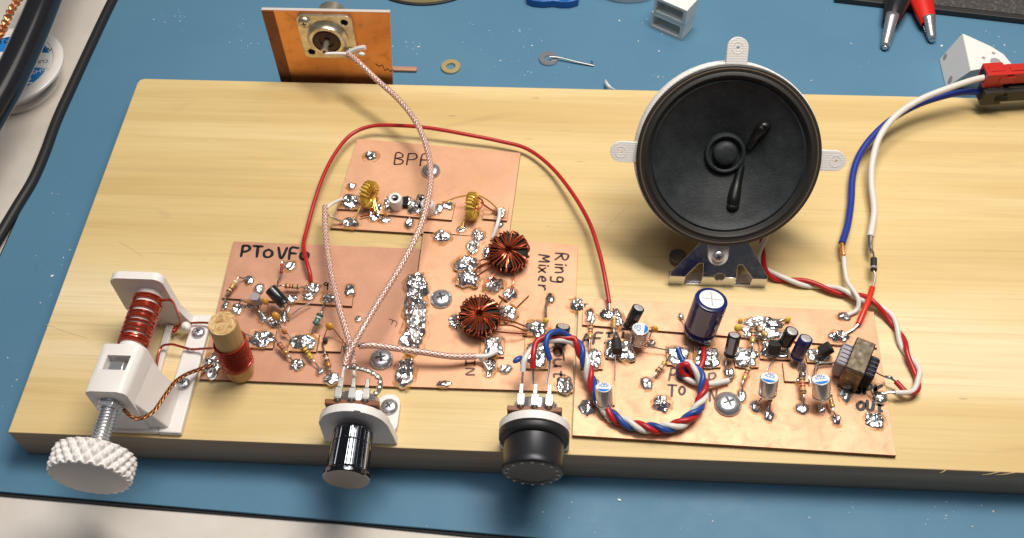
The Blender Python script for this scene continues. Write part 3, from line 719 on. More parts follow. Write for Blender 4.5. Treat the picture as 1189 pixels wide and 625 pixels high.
write(af,'SPK',991,456,(12,1.2),(1,-11),.14,'ink',ZA,label='black lettering SPK'); write(af,'OUt',995,476,(11,.6),(1,-11),.14,'ink',ZA,label='black lettering OUT')
for u0,v0,u1,v1 in ((675,404,700,428),(703,393,738,416),(774,401,800,424),(806,402,836,426),(853,403,880,426),(882,397,917,417),(936,403,966,421),(910,421,938,443),(695,446,714,470)):
    pad(af,u0,v0,u1,v1,z=ZQ,zb=ZA)
for a in ((680,357,691,376,ZQ,.14),(695,358,713,372,ZQ,.16),(709,359,724,379,ZQ,.16),(676,405,699,427,ZQ,.1,4),(703,394,716,415,ZQ,.12,3),(717,395,738,418,ZQ,.13,3),(751,394,762,403,ZA,.12),
  (671,463,691,482,ZA,.1),(701,477,717,490,ZA,.12),(775,402,799,422,ZQ,.08,5),(807,403,835,425,ZQ,.1,4.5),(813,392,828,402,ZA,.14),(854,403,880,425,ZQ,.09,4.5),(787,363,794,371,ZQ,.08),
  (743,437,758,453,ZA,.12,2,.6),(758,459,779,478,ZA,.14,2,1.3),(856,451,867,467,ZA,.14,2,.7),(839.5,426,854,440,ZA,.13,2,1),(862,368,915,381,ZQ,.12,5,1.4),(862,378,912,393,ZQ,.12,4,1.5),
  (883,397,900,414,ZQ,.11,3),(898,404,917,416,ZQ,.1,3),(937,404,965,420,ZQ,.12,3),(924,415,936,432,ZA+.1,.18,2,1.6),(922,430,938,445,ZA+.05,.15,2,1.5),
  (923,467,941,481,ZA,.13,2,.4),(871,464,884,479,ZA,.12,2,.6),(886,474,900,489,ZA,.13,2,.6),(949,468,959,480,ZA,.12),(965,480,977,494,ZA,.13),(962,383,988,397,ZQ,.18,2,1.5),(971,362,988,372,ZA,.11),
  (974,450,989,467,ZA,.13,2,.8),(1012,454,1031,468,ZA,.14,2,1.6),(1005,477,1028,497,ZA,.12,2.4,1.5),(690,440,697,452,ZQ,.1)):
    S(af,*a)
resistor(af,(686,377,2.62),(685,394,2.55),(687,366,2.35),(684,412,2.35),r=.115)
resistor(af,(713,367,2.6),(713,382,2.6),(712,358,2.35),(715,394,2.45),'tan',('band_white','band_gold','band_gold','band_gold'))
resistor(af,(762,433,2.4),(773,420,2.5),(751,445,2.22),(779,411,2.35),bands=('band_black','band_brown','band_white','band_gold'))
resistor(af,(870,425,2.5),(863.5,442,2.45),(872,414,2.35),(861,459,2.2))
resistor(af,(874.5,381,2.75),(873.5,399,2.65),(877,371,2.4),(872,412,2.35),r=.115)
resistor(af,(878,378,2.75),(891,391,2.7),(873,371,2.4),(898,400,2.4),r=.115,bands=('band_brown','band_white','band_brown','band_gold'))
resistor(af,(931,439,2.55),(933,458,2.45),(929,428,2.35),(933,473,2.22),'tan',('band_brown','band_red','band_red','band_brown'),r=.12)
resistor(af,(895,453,2.4),(894,467,2.35),(897,444,2.5),(890,479,2.2),'brown_body',r=.09)
resistor(af,(963,458,2.5),(967,474,2.4),(961,445,2.5),(971,487,2.2),'brown_body',('band_brown','band_gold','band_gold','band_gold'),r=.1)
ecap(af,(730,380,2.65),(741.5,357.5,3.55),.25,'black_gloss',None,'alu_top',((722,372,2.35),(735,392,2.2)),label='black capacitor tilted towards the back, left end of the board')
ecap(af,(741,397,2.55),(743.8,381.5,3.25),.34,'alu_can',None,'paper',((733,410,2.3),(756,399,2.2)),False,label='silver capacitor with blue printed top behind the black transistor',printed=(350,))
ecap(af,(702,470,2.45),(701,449.5,3.2),.32,'alu_can',None,'paper',((706,446,2.3),(709,484,2.2)),False,label='silver capacitor with blue printed top near the left corner',printed=(262,))
ecap(af,(891,458,2.75),(893.5,438.5,3.5),.34,'alu_can',None,'paper',((878,471,2.2),(893,482,2.2)),False,label='silver capacitor with blue printed top right of the screw',printed=(250,))
ecap(af,(954,461,2.7),(953,440.5,3.45),.34,'alu_can',None,'paper',((954,474,2.2),(943,436,2.3)),False,label='silver capacitor with blue printed top left of the transformer',printed=(272,))
ecap(af,(812,385,2.55),(826.3,347.5,4.35),.64,'navy','tape_grey','paper',((790,368,2.35),(820,397,2.25)),label='largest capacitor, navy blue with a white vented top')
ecap(af,(847.5,413,2.5),(853,389,3.35),.25,'black_gloss','tape_grey','alu_top',((842,428,2.25),(858,412,2.35)),label='black capacitor right of the big blue one')
ecap(af,(911,399,2.65),(919.8,384.5,3.35),.27,'black_gloss',None,'alu_top',((905,410,2.4),(915,409,2.4)),label='black capacitor with bright silver top')
ecap(af,(925,415,2.55),(936,393,3.5),.27,'navy',None,'alu_top',((930,425,2.35),(922,418,2.35)),label='navy capacitor leaning back by the transistor')
bead(af,(760,382,2.75),.14,((752,398,2.2),(755,380,2.4))); bead(af,(857,381,2.55),.16,(),'core_yellow'); bead(af,(915,371,2.4),.12,(),'core_yellow'); bead(af,(860,372,2.35),.1,(),'core_yellow')
transistor(af,(716,402,2.62),(.1,-1,.15),(0,.1,1),.2,.58,((714,442,2.35),),'black transistor by the AF IN lettering')
transistor(af,(899,404,2.6),(0,.5,1),(0,1,-.3),.25,.42,((890,431,2.4),(897,414,2.35),(906,412,2.35)),'black transistor with bent legs')
transistor(af,(959,406,2.75),(.9,.3,.7),(.2,1,.2),.25,.45,((948,431,2.3),(952,415,2.35),(940,412,2.35)),'black transistor beside the transformer')
each('jumper_lead', ([(738,402,2.4),(755,403,2.45),(777,407,2.35)],[(936,428,2.2),(941,445,2.3),(940,437,2.3)],[(969,421,2.3),(948,424,2.4),(945,442,2.4)],[(1001,441,2.5),(1010,452,2.4),(1016,463,2.2)],[(1005,423,2.9),(1018,433,2.7),(1028,438,2.5),(1034,440,2.5)],
            [(867,386,2.4),(880,374,2.6),(905,372,2.5)]), 'lead', af)
screw(af,845,470,ZA,.52,.28)
# transformer
Rt = Matrix.Rotation(math.radians(-25), 3, 'Z'); tc = P(985,446,ZA); tc = P(994,424,ZA+.75)
tc.z = ZA
def tb(mb, c, d): mb.box(tc+Rt @ V(c), d, Rt)
mb = MB(); tb(mb,(0,0,1.42),(.72,1.45,.14)); tb(mb,(0,-.70,.72),(.72,.10,1.32)); tb(mb,(0,.70,.72),(.72,.10,1.32)); tb(mb,(0,0,.72),(.62,1.28,1.24))
tr = obj('transformer', mb, 'core_steel', af, smooth=False, bevel=.035, label='small audio transformer with a metal frame')
mb = MB(); tb(mb,(-.52,0,.72),(.44,1.02,.95)); mb.cur = 1; tb(mb,(.52,0,.66),(.44,1.02,.85)); obj('bobbin', mb, ['tape_grey','core'], tr, smooth=False, bevel=.12, seg=3)
mb = MB()
for k in range(5):
    tb(mb,(-.76+.02,-.38+.19*k,.95),(.03,.05,.4)); tb(mb,(-.50,-.38+.19*k,1.20),(.32,.04,.02))
    tb(mb,(.56,-.38+.19*k,1.095),(.28,.04,.02))
obj('winding', mb, 'navy', tr, smooth=False)

# ================================================================ antenna connector board standing behind the plank
YR = 19.35
rf = thing('connector_board', (9.7, YR, 0), 'tarnished copper board standing upright behind the plank with a round coax socket', 'circuit board')
xa, xb, zt = 6.84, 12.72, 6.0
c4 = [PY(303.5,12.5,YR), PY(452.5,13.5,YR)]
mb = MB(); x0, x1, zt = c4[0].x, c4[1].x, (c4[0].z+c4[1].z)/2; xr = PY(457,98,YR).x; xl = PY(326.5,95,YR).x
kb = lambda x_top, x_low: x_low+(x_low-x_top)*1.9/(zt-1.9)
fl = [V((kb(x0,xl),YR,.01)), V((kb(x1,xr),YR,.01)), V((x1,YR,zt)), V((x0,YR,zt))]
mb.prism([p+V((0,.17,0)) for p in fl][::-1], fl[::-1]); mb.m = [0,0,1,1,1,1]
obj('copper_clad_board', mb, ['copper_raw','pcb_cut'], rf, smooth=False, bevel=.01)
s0, s1 = PY(321.5,20,YR), PY(337,94,YR)
x_s = (s0.x+s1.x)/2
mb = MB(); w2 = x_s-x0
mb.prism([V((fl[0].x,YR-.03,.015)),V((fl[0].x+w2,YR-.03,.015)),V((x0+w2,YR-.03,zt-.05)),V((x0,YR-.03,zt-.05))][::-1],[V((fl[0].x,YR-.001,.015)),V((fl[0].x+w2,YR-.001,.015)),V((x0+w2,YR-.001,zt-.05)),V((x0,YR-.001,zt-.05))][::-1])
mb.f = [f[::-1] for f in mb.f]
obj('brown_strip', mb, 'copper_dark', rf, smooth=False)
frF = frame((0,YR,0), (0,-1,0), (1,0,0))   # x right, y up?, z toward viewer
def XZ(x, z, d=0): return V((x, YR-d, z))
fc = PY(380.5,43.5,YR-.15); fx, fz = fc.x, fc.z
frP = Matrix(((1,0,0,fx),(0,0,-1,YR),(0,1,0,fz),(0,0,0,1)))   # local x->X, y->Z, z->-Y
hw = 1.27
mb = plate(rrect(-hw,-hw,hw,hw,.28,6), [circ(-.91,-.91,.17), circ(.91,.91,.17)], .16, frP)
fln = obj('socket_flange', mb, 'nickel', rf, bevel=.03)
mb = MB(); mb.lathe([(.95,.16),(.95,.24),(.86,.30),(.80,.44),(.66,.46),(.64,.26),(1e-3,.26)], frP, 44, cap0=False); obj('socket_collar', mb, 'nickel', rf)
mb = MB(); mb.lathe([(.63,.2),(.63,.42),(.55,.47),(.34,.47),(.30,.40),(1e-3,.40)], frP, 36, cap0=False); obj('insulator', mb, 'bakelite', rf)
mb = MB(); mb.lathe([(.13,.38),(.13,.95),(.16,1.0),(.16,1.12),(.09,1.14),(.08,.95),(1e-3,.95)], frP, 20, cap0=False); obj('centre_pin', mb, 'nickel', rf)
for sx, sz in ((-.91,.91),(.91,-.91)): screw(rf,0,0,0,.30,.2,'nickel',C=frP @ V((sx,sz,.16)),nrm=(0,-1,0),rot=.1)
for sx, sz in ((-.91,-.91),(.91,.91)):
    mb = MB(); mb.lathe([(.165,.03),(1e-3,.03)], frP @ Matrix.Translation((sx,sz,0)), 20, cap0=False); obj('hole_shade', mb, 'hole', rf)  # dark disc sits in the opening as its shade
frB = frP @ Matrix.Rotation(math.pi, 4, 'Y')
mb = MB(); mb.lathe([(.78,.17),(.78,.5),(.72,.55),(.72,1.5),(.55,1.52)], frB, 36, rf=lambda r,h,a: r*(1+.02*math.cos(20*a))); obj('socket_barrel', mb, 'nickel', rf)
mb = MB(); c = frP @ V((-.91,.91,0)); mb.lathe([(.3,.17),(.3,.36)], frB @ Matrix.Translation((.91,.91,0)), 6); obj('nut', mb, 'steel_dark', rf)
mb = MB(); a, b = P(440,80,.12), P(484,80.5,.12)
mb.box(((11.4+b.x)/2, b.y, .1), (b.x-11.4, .28, .14)); 
o = obj('copper_strip', mb, 'copper_pink', bevel=.03); tag(o, 'short narrow copper strip sticking out to the right behind the upright copper board', 'metal strip')
mb = MB()
import math as _m
for k in range(3): strokes(mb, [], .02, 0)
# dark burn squiggle on the plate
pts = [PY(u,v,YR-.004) for u,v in ((436,74),(440,77),(444,76),(447,82),(450,80),(453,83),(456,81))]
mb = MB(); mb.tube(cat(pts,6), .022, 5); obj('scorch_mark', mb, 'ink_faded', rf)

# ================================================================ coax cables
def coax(pts, label): return wire('coax_cable', pts, .128, 'coax', label, 'cable', n=14, group='pinkish coax cables')
pin = frP @ V((0,-.05,1.1))
k1 = [(404,62,4.35),(418,74,4.3),(440,95,4.0),(462,115,3.85),(482,140,3.7),(495,170,3.6),(500.5,205,3.6),(494,245,3.7),(481,280,3.8),(462,315,3.9),(440,350,3.95),(420,384,3.95),(405,410,3.8),(400,425,3.7)]
cx1 = coax([P(*q) for q in k1], 'longest pinkish coax cable, arching from the coax socket across to the fluted knob')
mb = MB(); e = P(404,62,4.35); mb.tube(cat([e+V((.05,-.03,0)), e.lerp(pin,.5)+V((0,-.02,-.02)), pin+V((.02,-.05,-.03))],6),.075,9); obj('inner_conductor', mb, 'white_thin', cx1)
mb = MB(); g1 = P(424,55,4.75); mb.tube(cat([e, P(414,57,4.6), g1],6),[.11]*12+[.1],8); mb.ball(P(420,63,4.5),.1,10,(1.6,1,1)); obj('braid_tail', mb, 'white_thin', cx1)
mb = MB(); mb.tube(cat([P(400,425,3.7),P(397.5,438,3.6),P(396,452,3.5)],5),.06,9); obj('inner_conductor', mb, 'white_thin', cx1)
k2 = [(377.5,240,2.95),(377.5,262,3.0),(380,290,3.1),(385,320,3.2),(392,350,3.3),(400,378,3.3),(407,402,3.3),(411,424,3.4)]
cx2 = coax([P(*q) for q in k2], 'pinkish coax cable from the left end of the BPF board down to the fluted knob')
mb = MB(); mb.tube(cat([P(378,243,2.95),P(385,237,2.9),P(397,231,2.45)],6),.07,9); obj('inner_conductor', mb, 'white_thin', cx2)
mb = MB(); mb.tube(cat([P(378,248,2.9),P(386,253,2.5),P(398,258,2.2)],6),.055,8); obj('braid_tail', mb, 'tinned_braid', cx2)
mb = MB(); mb.tube(cat([P(411,424,3.4),P(411,437,3.5),P(411,452,3.5)],5),.06,9); obj('inner_conductor', mb, 'white_thin', cx2)
k3 = [(417,402,3.15),(432,401,3.05),(455,404,2.95),(490,409,2.8),(525,414,2.6),(553,414,2.42)]
cx3 = coax([P(*q) for q in k3], 'shortest pinkish coax cable, lying level from the fluted knob to the mixer board')
mb = MB(); mb.tube(cat([P(553,414,2.42),P(566,413,2.4),P(577,408,2.35)],6),.09,9); obj('inner_conductor', mb, 'white_thin', cx3)
mb = MB(); mb.tube(cat([P(556,415,2.42),P(562,421,2.3),P(568,430,2.2)],6),.06,8); obj('braid_tail', mb, 'tinned_braid', cx3)
mb = MB(); mb.tube(cat([P(417,402,3.15),P(409,398,3.0),P(402,402,2.3)],6),.06,8); obj('braid_tail', mb, 'tinned_braid', cx3)

# red supply wire
kr = [(361,327,2.25),(359.5,316,2.45),(355,300,2.5),(352.5,283,2.35),(357,264,2.3),(364,238,2.4),(374,208,2.5),(388,180,2.5),(407,157,2.45),(432,146.5,2.5),(465,146,2.6),(500,149,2.6),(540,156,2.5),(580,164,2.35),(612,173,2.3),(640,194,2.35),(665,225,2.55),(684,258,2.65),(695,290,2.65),(702,320,2.6),(707.5,352,2.4)]
rw = wire('red_wire', [P(*q) for q in kr], .088, 'red_wire', 'thin red wire looping round the BPF board to the large board', 'wire')
mb = MB(); mb.tube([P(707.5,352,2.4),P(708,358,2.4),P(707,364,2.3)],.04,7); obj('stripped_end', mb, 'lead', rw)

# ================================================================ twisted wires
def twist(name, label, path, nstr, r, off, pitch, mats, heads, tails, names, catg='wire', per=8, ph=0, cable=None):
    c = resample(cat([P(*q) for q in path], per), .09)
    T = [(c[min(i+1,len(c)-1)]-c[max(0,i-1)]).normalized() for i in range(len(c))]
    x = T[0].orthogonal().normalized(); base = c[0].copy(); base.z = Z0
    t = thing(name, base, label, catg); fr = []; L = 0
    for i in range(len(c)):
        x = (x-T[i]*x.dot(T[i])).normalized(); fr.append((x.copy(), T[i].cross(x)))
    N = len(c)
    for s in range(nstr):
        pts = []; L = 0
        for i in range(N):
            if i: L += (c[i]-c[i-1]).length
            a = ph+2*math.pi*(s/nstr+L/pitch)+.7*noise.noise(V((L*.55, ph, 1.))); pts.append(c[i]+(fr[i][0]*math.cos(a)+fr[i][1]*math.sin(a))*off)
        hd = [P(*q) for q in heads[s]]; tl = [P(*q) for q in tails[s]]
        full = cat(hd+[pts[2]], 6)[:-1] + pts[2:-2] + cat([pts[-3]]+tl, 6)[1:] if hd else pts[:-2]+cat([pts[-3]]+tl, 6)[1:]
        full = resample(cat(full[::2]+[full[-1]], 3), .08)
        mb = MB(); mb.tube(full, r, 10); obj(names[s], mb, mats[s], t)
    return t
tw = twist('twisted_wire_bundle', 'twisted red, white and blue wires curving from the black knob to the large board', 
  [(662,391,3.25),(672,403,3.1),(681,424,2.8),(688,447,2.55),(700,472,2.45),(722,489,2.42),(752,497,2.42),(783,495,2.45),(806,480,2.5),(816,459,2.5),(815,440,2.6),(806,428,2.7)],
  3, .112, .118, 1.5, ('red_wire','white_wire','blue_wire'),
  ([(619,428,3.35),(619.5,412,3.6),(623,397,3.65),(635,391,3.6),(648,392,3.4)], [(607,432,3.3),(609,418,3.5),(618,405,3.5),(634,397,3.4),(650,395,3.35)], [(638.5,418,3.4),(634,402,3.7),(637,389,3.8),(650,385,3.65)]),
  ([(797,423,2.8),(790,427,2.65),(795,436,2.4),(808,434,2.35),(816,420,2.4),(817.5,404,2.4)], [(800,421,2.75),(792,424,2.6),(793,436,2.35),(806,444,2.35),(825,446,2.4),(846,442,2.3)], [(796,421,2.7),(788,428,2.5),(792,438,2.3),(800,434,2.25),(795,424,2.3),(787,405,2.4)]),
  ('red_strand','white_strand','blue_strand'))
mb = MB(); mb.tube([P(607,432,3.3),P(606.5,440,3.2),P(606,447,3.1)],.04,7); mb.tube([P(619,428,3.35),P(619,436,3.2),P(619,446,3.1)],.04,7); mb.tube([P(638.5,418,3.4),P(637.5,430,3.2),P(634,446,3.1)],.04,7)
mb.tube([P(846,442,2.3),P(851,440,2.2)],.04,7)
obj('stripped_end', mb, 'lead', tw)
sp = twist('twisted_wire_pair', 'twisted red and white wire pair running from behind the loudspeaker to the largest board', 
  [(889,268,3.5),(884,290,2.9),(886,308,2.35),(900,321,2.12),(925,327,2.1),(955,333,2.1),(985,341,2.2),(1010,350,2.25),(1030,364,2.15),(1043,385,2.1),(1052,408,2.12),(1062,425,2.15),(1067,438,2.2)],
  2, .105, .098, 2.4, ('red_wire','white_wire'), ([],[]),
  ([(1066,452,2.25),(1054,456,2.3),(1040,443,2.35)], [(1062,452,2.3),(1052,456,2.35),(1039,456,2.35)]), ('red_strand','white_strand'), ph=1.2)
mb = MB(); mb.tube(cat([P(1040,443,2.35),P(1034,439,2.4),P(1028,437,2.45)],4),.045,7); mb.tube(cat([P(1039,456,2.35),P(1031,456,2.3),P(1022,460,2.2)],4),.045,7); mb.ball(P(1033,438.5,2.42),.075,10,(1.6,1,1)); obj('stripped_end', mb, 'lead', sp)

# ================================================================ power wires at the right
bw = wire('blue_wire', [P(*q) for q in ((1142,107,2.9),(1120,107,2.95),(1095,112,2.95),(1065,122,2.85),(1035,139,2.7),(1012,160,2.55),(997,182,2.4),(990,205,2.3),(988,235,2.25),(984,262,2.3),(977.5,283,2.35))], .15, 'blue_deep', 'thick dark blue wire from the black connector down towards the large board', 'wire', n=12)
mb = MB(); mb.tube(cat([P(977.5,283,2.35),P(978,290,2.35),P(979.5,298,2.3)],5),[.1]*10+[.07],9); obj('stripped_end', mb, 'bare_copper', bw)
ww = wire('white_wire', [P(*q) for q in ((1152,88.5,3.75),(1130,93,3.75),(1100,103,3.65),(1070,115,3.5),(1042,133,3.3),(1022,158,3.0),(1013,188,2.7),(1012,215,2.5),(1015,245,2.4),(1010.5,275,2.4))], .142, 'white_wire', 'thick white wire from the red connector down to a small black diode', 'wire', n=12)
mb = MB(); mb.tube(cat([P(1010.5,275,2.4),P(1010,284,2.4),P(1012,293,2.45)],5),[.12]*8+[.09]*3,9); obj('stripped_end', mb, 'lead', ww)
th_ = wire('white_wire', [P(*q) for q in ((980,299,2.3),(981,312,2.35),(984,327,2.4),(992,339,2.5),(997,349,2.45),(995,360,2.25),(984,366,2.2))], .095, 'white_wire', 'thin white wire joining the thick blue wire to the back edge of the large board', 'wire')
mb = MB(); A, B = P(1014.5,300,2.5), P(1014.5,314.5,2.5); mb.lathe([(.09,0),(.13,.02),(.13,(B-A).length-.02),(.09,(B-A).length)], frame(A,B-A), 20)
di = obj('diode', mb, 'black_rough'); tag(di, 'small black diode joining the thick white wire to the red sleeve', 'diode')
mb = MB(); L = (B-A).length; mb.lathe([(.133,L*.72),(.133,L*.86)], frame(A,B-A), 20, cap0=False, cap1=False); obj('band', mb, 'tape_grey', di)
mb = MB(); mb.tube(cat([A,P(1014,294,2.5),P(1011,288,2.45)],5),.04,7); mb.tube(cat([B,P(1016,320,2.5),P(1015,328,2.5),P(1012,336,2.5)],5),.045,7); obj('lead', mb, 'lead', di)
rs = wire('red_sleeve', [P(*q) for q in ((1013,334,2.5),(1008,350,2.55),(1002,364,2.5),(997,376,2.4))], .115, 'red_bright', 'short bright red sleeved wire between the diode and the large board', 'wire')
mb = MB(); mb.tube(cat([P(997,376,2.4),P(990,383,2.35),P(979,389,2.3)],5),.05,7); obj('stripped_end', mb, 'lead', rs)
# connector pair
def shell(name, zc, cu, cv, m_, label, L=3.2):
    a = P(cu, cv, zc); t = thing(name, a, label, 'connector'); R = Matrix.Rotation(math.radians(7), 3, 'Z')
    mb = MB(); s = .40
    def bx(c, d): mb.box(a+R @ V(c), d, R)
    bx((.45,0,0),(.9,.80,.78)); bx((1.9,0,0),(2.2,.66,.62)); bx((.5,0,.40),(.7,.36,.06)); bx((1.55,0,.33),(.8,.30,.06))
    obj('housing', mb, m_, t, smooth=False, bevel=.05)
    mb = MB(); fr = frame(a+R @ V((-.004,0,0)), R @ V((-1,0,0))); mb.lathe([(.30,0),(.24,.003),(1e-3,.003)], fr, 24, cap0=False); obj('wire_entry', mb, 'hole', t)
    mb = MB(); 
    if m_ == 'conn_black': mb.box(a+R @ V((.85,-.42,0)), (.55,.05,.28), R); mb.box(a+R @ V((.72,-.45,0)), (.06,.04,.2), R)
    else: mb.box(a+R @ V((.95,-.41,.05)), (.7,.04,.34), R)
    obj('latch_window', mb, 'hole' if m_ == 'conn_black' else m_, t, smooth=False)
    return t
shell('power_connector', 3.75, 1141, 88, 'conn_red', 'red connector shell lying on top of the black connector shell at the right edge')
shell('power_connector', 2.92, 1138, 108.5, 'conn_black', 'black connector shell below the red connector shell at the right edge')

# ================================================================ speaker
TILT = math.radians(38); nS = V((0,-math.cos(TILT),math.sin(TILT))); uS = V((0,math.sin(TILT),math.cos(TILT)))
yb = 7.80; b0 = V((27.2, yb, Z0))
front = b0+nS*.0
sc_ = PN(845.5,182,V((27,yb+.05,2.45)),nS); RS = 3.56
sc_ = PN(845.5,182.5,V((27,yb+.05,2.45))+nS*.42,nS)
frS = Matrix(((1,0,0,0),(0,uS.y,nS.y,0),(0,uS.z,nS.z,0),(0,0,0,1))); frS.translation = sc_
spk = thing('loudspeaker', (sc_.x, yb+1.0, Z0), 'round black loudspeaker with small white ears, tilted back on the plank', 'loudspeaker')
def tabpts(ang, w=.46, L=.95):
    a = math.radians(ang); ex = V((math.cos(a), math.sin(a))); ey = V((-ex.y, ex.x)); out = []
    for p in [(3.2,-w),(3.64+L-w,-w)]+[(3.64+L-w+w*math.cos(math.radians(t)), w*math.sin(math.radians(t))) for t in range(-75,90,15)]+[(3.64+L-w,w),(3.2,w)]:
        out.append(tuple(ex*p[0]+ey*p[1]))
    h = ex*(3.64+L-w); return out, (h.x, h.y)
mb = MB(); mb.lathe([(3.40,-1.0),(3.58,-1.0),(3.62,-.96),(3.62,-.22),(3.59,-.18),(3.4,-.18)], frS, 90, cap0=False, cap1=False); ring = obj('white_ring', mb, 'white', spk)
for an in (90, 0, 180, 270):
    o_, h_ = tabpts(an-1.0, .40, .92 if an != 270 else .80)
    mb = plate(o_, [circ(*h_, .055, 14)], .22, frS @ Matrix.Translation((0,0,-.34)))
    ear = obj('ear', mb, 'white', spk, bevel=.04)
    mb = MB(); mb.lathe([(.24,-.119),(.235,-.112),(.20,-.112),(.195,-.119)], frS @ Matrix.Translation((*h_,0)), 24, cap0=False, cap1=False); obj('raised_ring', mb, 'white', ear)
# basket and cone
mb = MB(); mb.lathe([(3.50,-.5),(3.56,-.02),(3.56,.10),(3.50,.15),(3.30,.15),(3.26,.13)], frS, 90, cap0=False, cap1=False); obj('rim', mb, 'rubber_ring', spk)
mb = MB(); mb.lathe([(3.44,.152),(3.43,.158),(3.40,.158),(3.39,.152)], frS, 90, cap0=False, cap1=False); obj('gasket_line', mb, 'gold_line', spk)
prof = [(3.30,.14),(3.24,.17),(3.16,.19),(3.10,.12),(3.04,.02)]
mb = MB(); mb.lathe(prof, frS, 90, cap0=False, cap1=False); obj('surround', mb, 'rubber_ring', spk)
def coneh(r): 
    return -.95+(r-.7)/(3.04-.7)*.97 if r > .7 else -.95
prof = [(3.04,.02),(3.0,-.03),(2.97,.0),(2.92,.01),(2.86,-.06)]+[(r, coneh(r)-.02) for r in (2.6,2.2,1.8,1.4,1.1,.9,.82)]+[(.80,-.80),(.77,-.72),(.70,-.70),(.64,-.74),(.60,-.9),(.50,-.92),(.48,-.72),(.46,-.66),(.40,-.60),(.25,-.57),(1e-3,-.56)]
mb = MB(); mb.lathe(prof, frS, 90, cap0=False, cap1=False); obj('cone', mb, 'cone', spk)
mb = MB(); mb.lathe([(3.4,-.6),(3.2,-.95),(1.5,-1.9),(1.5,-2.6)], frS, 60, cap0=False); obj('basket', mb, 'steel_dark', spk)
for pts, ends in ((((870,172),(876,162),(883,152),(888,146)),(888,146)), (((861,192),(857,208),(853,225),(851,240)),(851,241))):
    pp = []
    for u, v in pts:
        q = PN(u, v, sc_+nS*(-.5), nS); lc = frS.inverted() @ q; r_ = math.hypot(lc.x, lc.y); q = PN(u, v, sc_+nS*coneh(r_), nS)
        pp.append(q+nS*.0)
    rr = [.15,.16,.17,.18,.19,.20,.22,.24,.25,.26,.26,.24,.18]
    c_ = cat(pp, 4); mb = MB()
    fr_ = []
    mb.tube(c_, rr[:len(c_)], 12); mb.ball(pp[-1], .26, 14, (1,.8,.6)); mb.ball(pp[-1]+nS*.17, .085, 10)
    obj('lead_wire_glue', mb, 'glue', spk)
# bracket
brk = thing('steel_bracket', (sc_.x, yb, Z0), 'shiny folded steel bracket holding the loudspeaker on the plank', 'bracket')
xl_, xr_ = P(776,332.5,Z0).x, P(888.5,335.5,Z0).x
zf = Z0+.62                                                     # fold line
frV = Matrix(((1,0,0,0),(0,0,-1,yb),(0,1,0,Z0),(0,0,0,1)))
def X_(px): return xl_+(px-118)/(945-118)*(xr_-xl_)
h1 = [X_(250), X_(395)]; h2 = [X_(680), X_(815)]; cxh = X_(540)
lowo = [(xl_,.0),(xr_,0),(xr_,.62),(h2[1],.62),(h2[1]-.02,.10),(h2[0],.10),(h2[0]+.02,.62),(cxh+.22,.62)]+[(cxh+.22*math.cos(math.radians(t)), .62+.22*math.sin(math.radians(t))) for t in range(-15,-180,-15)]+[(cxh-.22,.62),(h1[1],.62),(h1[1]-.02,.10),(h1[0],.10),(h1[0]+.02,.62),(xl_,.62)]
mb = plate(lowo, [], .1, frV @ Matrix.Translation((0,0,-.1)))
frT = Matrix(((1,0,0,0),(0,uS.y,nS.y,yb),(0,uS.z,nS.z,zf),(0,0,0,1)))
tx = [X_(415), X_(722)]; hgt = 1.75
upo = [(xl_+.02,.003),(h1[0]+.02,.003),(h1[0]+.5,.55),(h1[1]-.03,.58),(h1[1],.5),(h1[1],.003),(cxh-.22,.003)]+[(cxh+.22*math.cos(math.radians(t)), .003+.17*math.sin(math.radians(t))) for t in range(165,0,-15)]+[(cxh+.22,.003),(h2[0]+.02,.003),(h2[0]+.02,.5),(h2[0]+.08,.56),(h2[0]+.2,.56),(h2[1]-.15,.18),(h2[1],.003),(xr_-.02,.003),(xr_-.02,.12),(tx[1],hgt),(tx[0],hgt),(xl_+.02,.12)]
mb2 = plate(upo, [], .1, frT @ Matrix.Translation((0,0,-.1)))
mb.add(mb2.v, mb2.f); mb.box(((xl_+xr_)/2, yb+.36, Z0+.06), (xr_-xl_-.1, .5, .1))
obj('folded_plate', mb, 'galv', brk, bevel=.02)
hb = frS @ V((h_[0], h_[1], -.12))
scw = frS @ V((*tabpts(269,.40,.80)[1], -.115))
screw(brk, 0, 0, 0, .25, .16, 'steel', C=scw, nrm=tuple(nS), rot=.3)
mb = MB(); mb.lathe([(.36,.0),(.36,.2),(.2,.22)], frame(V((xl_+.42, yb+1.25, Z0+.12)), (0,0,1)), 24); obj('screw', mb, 'steel_dark', brk)

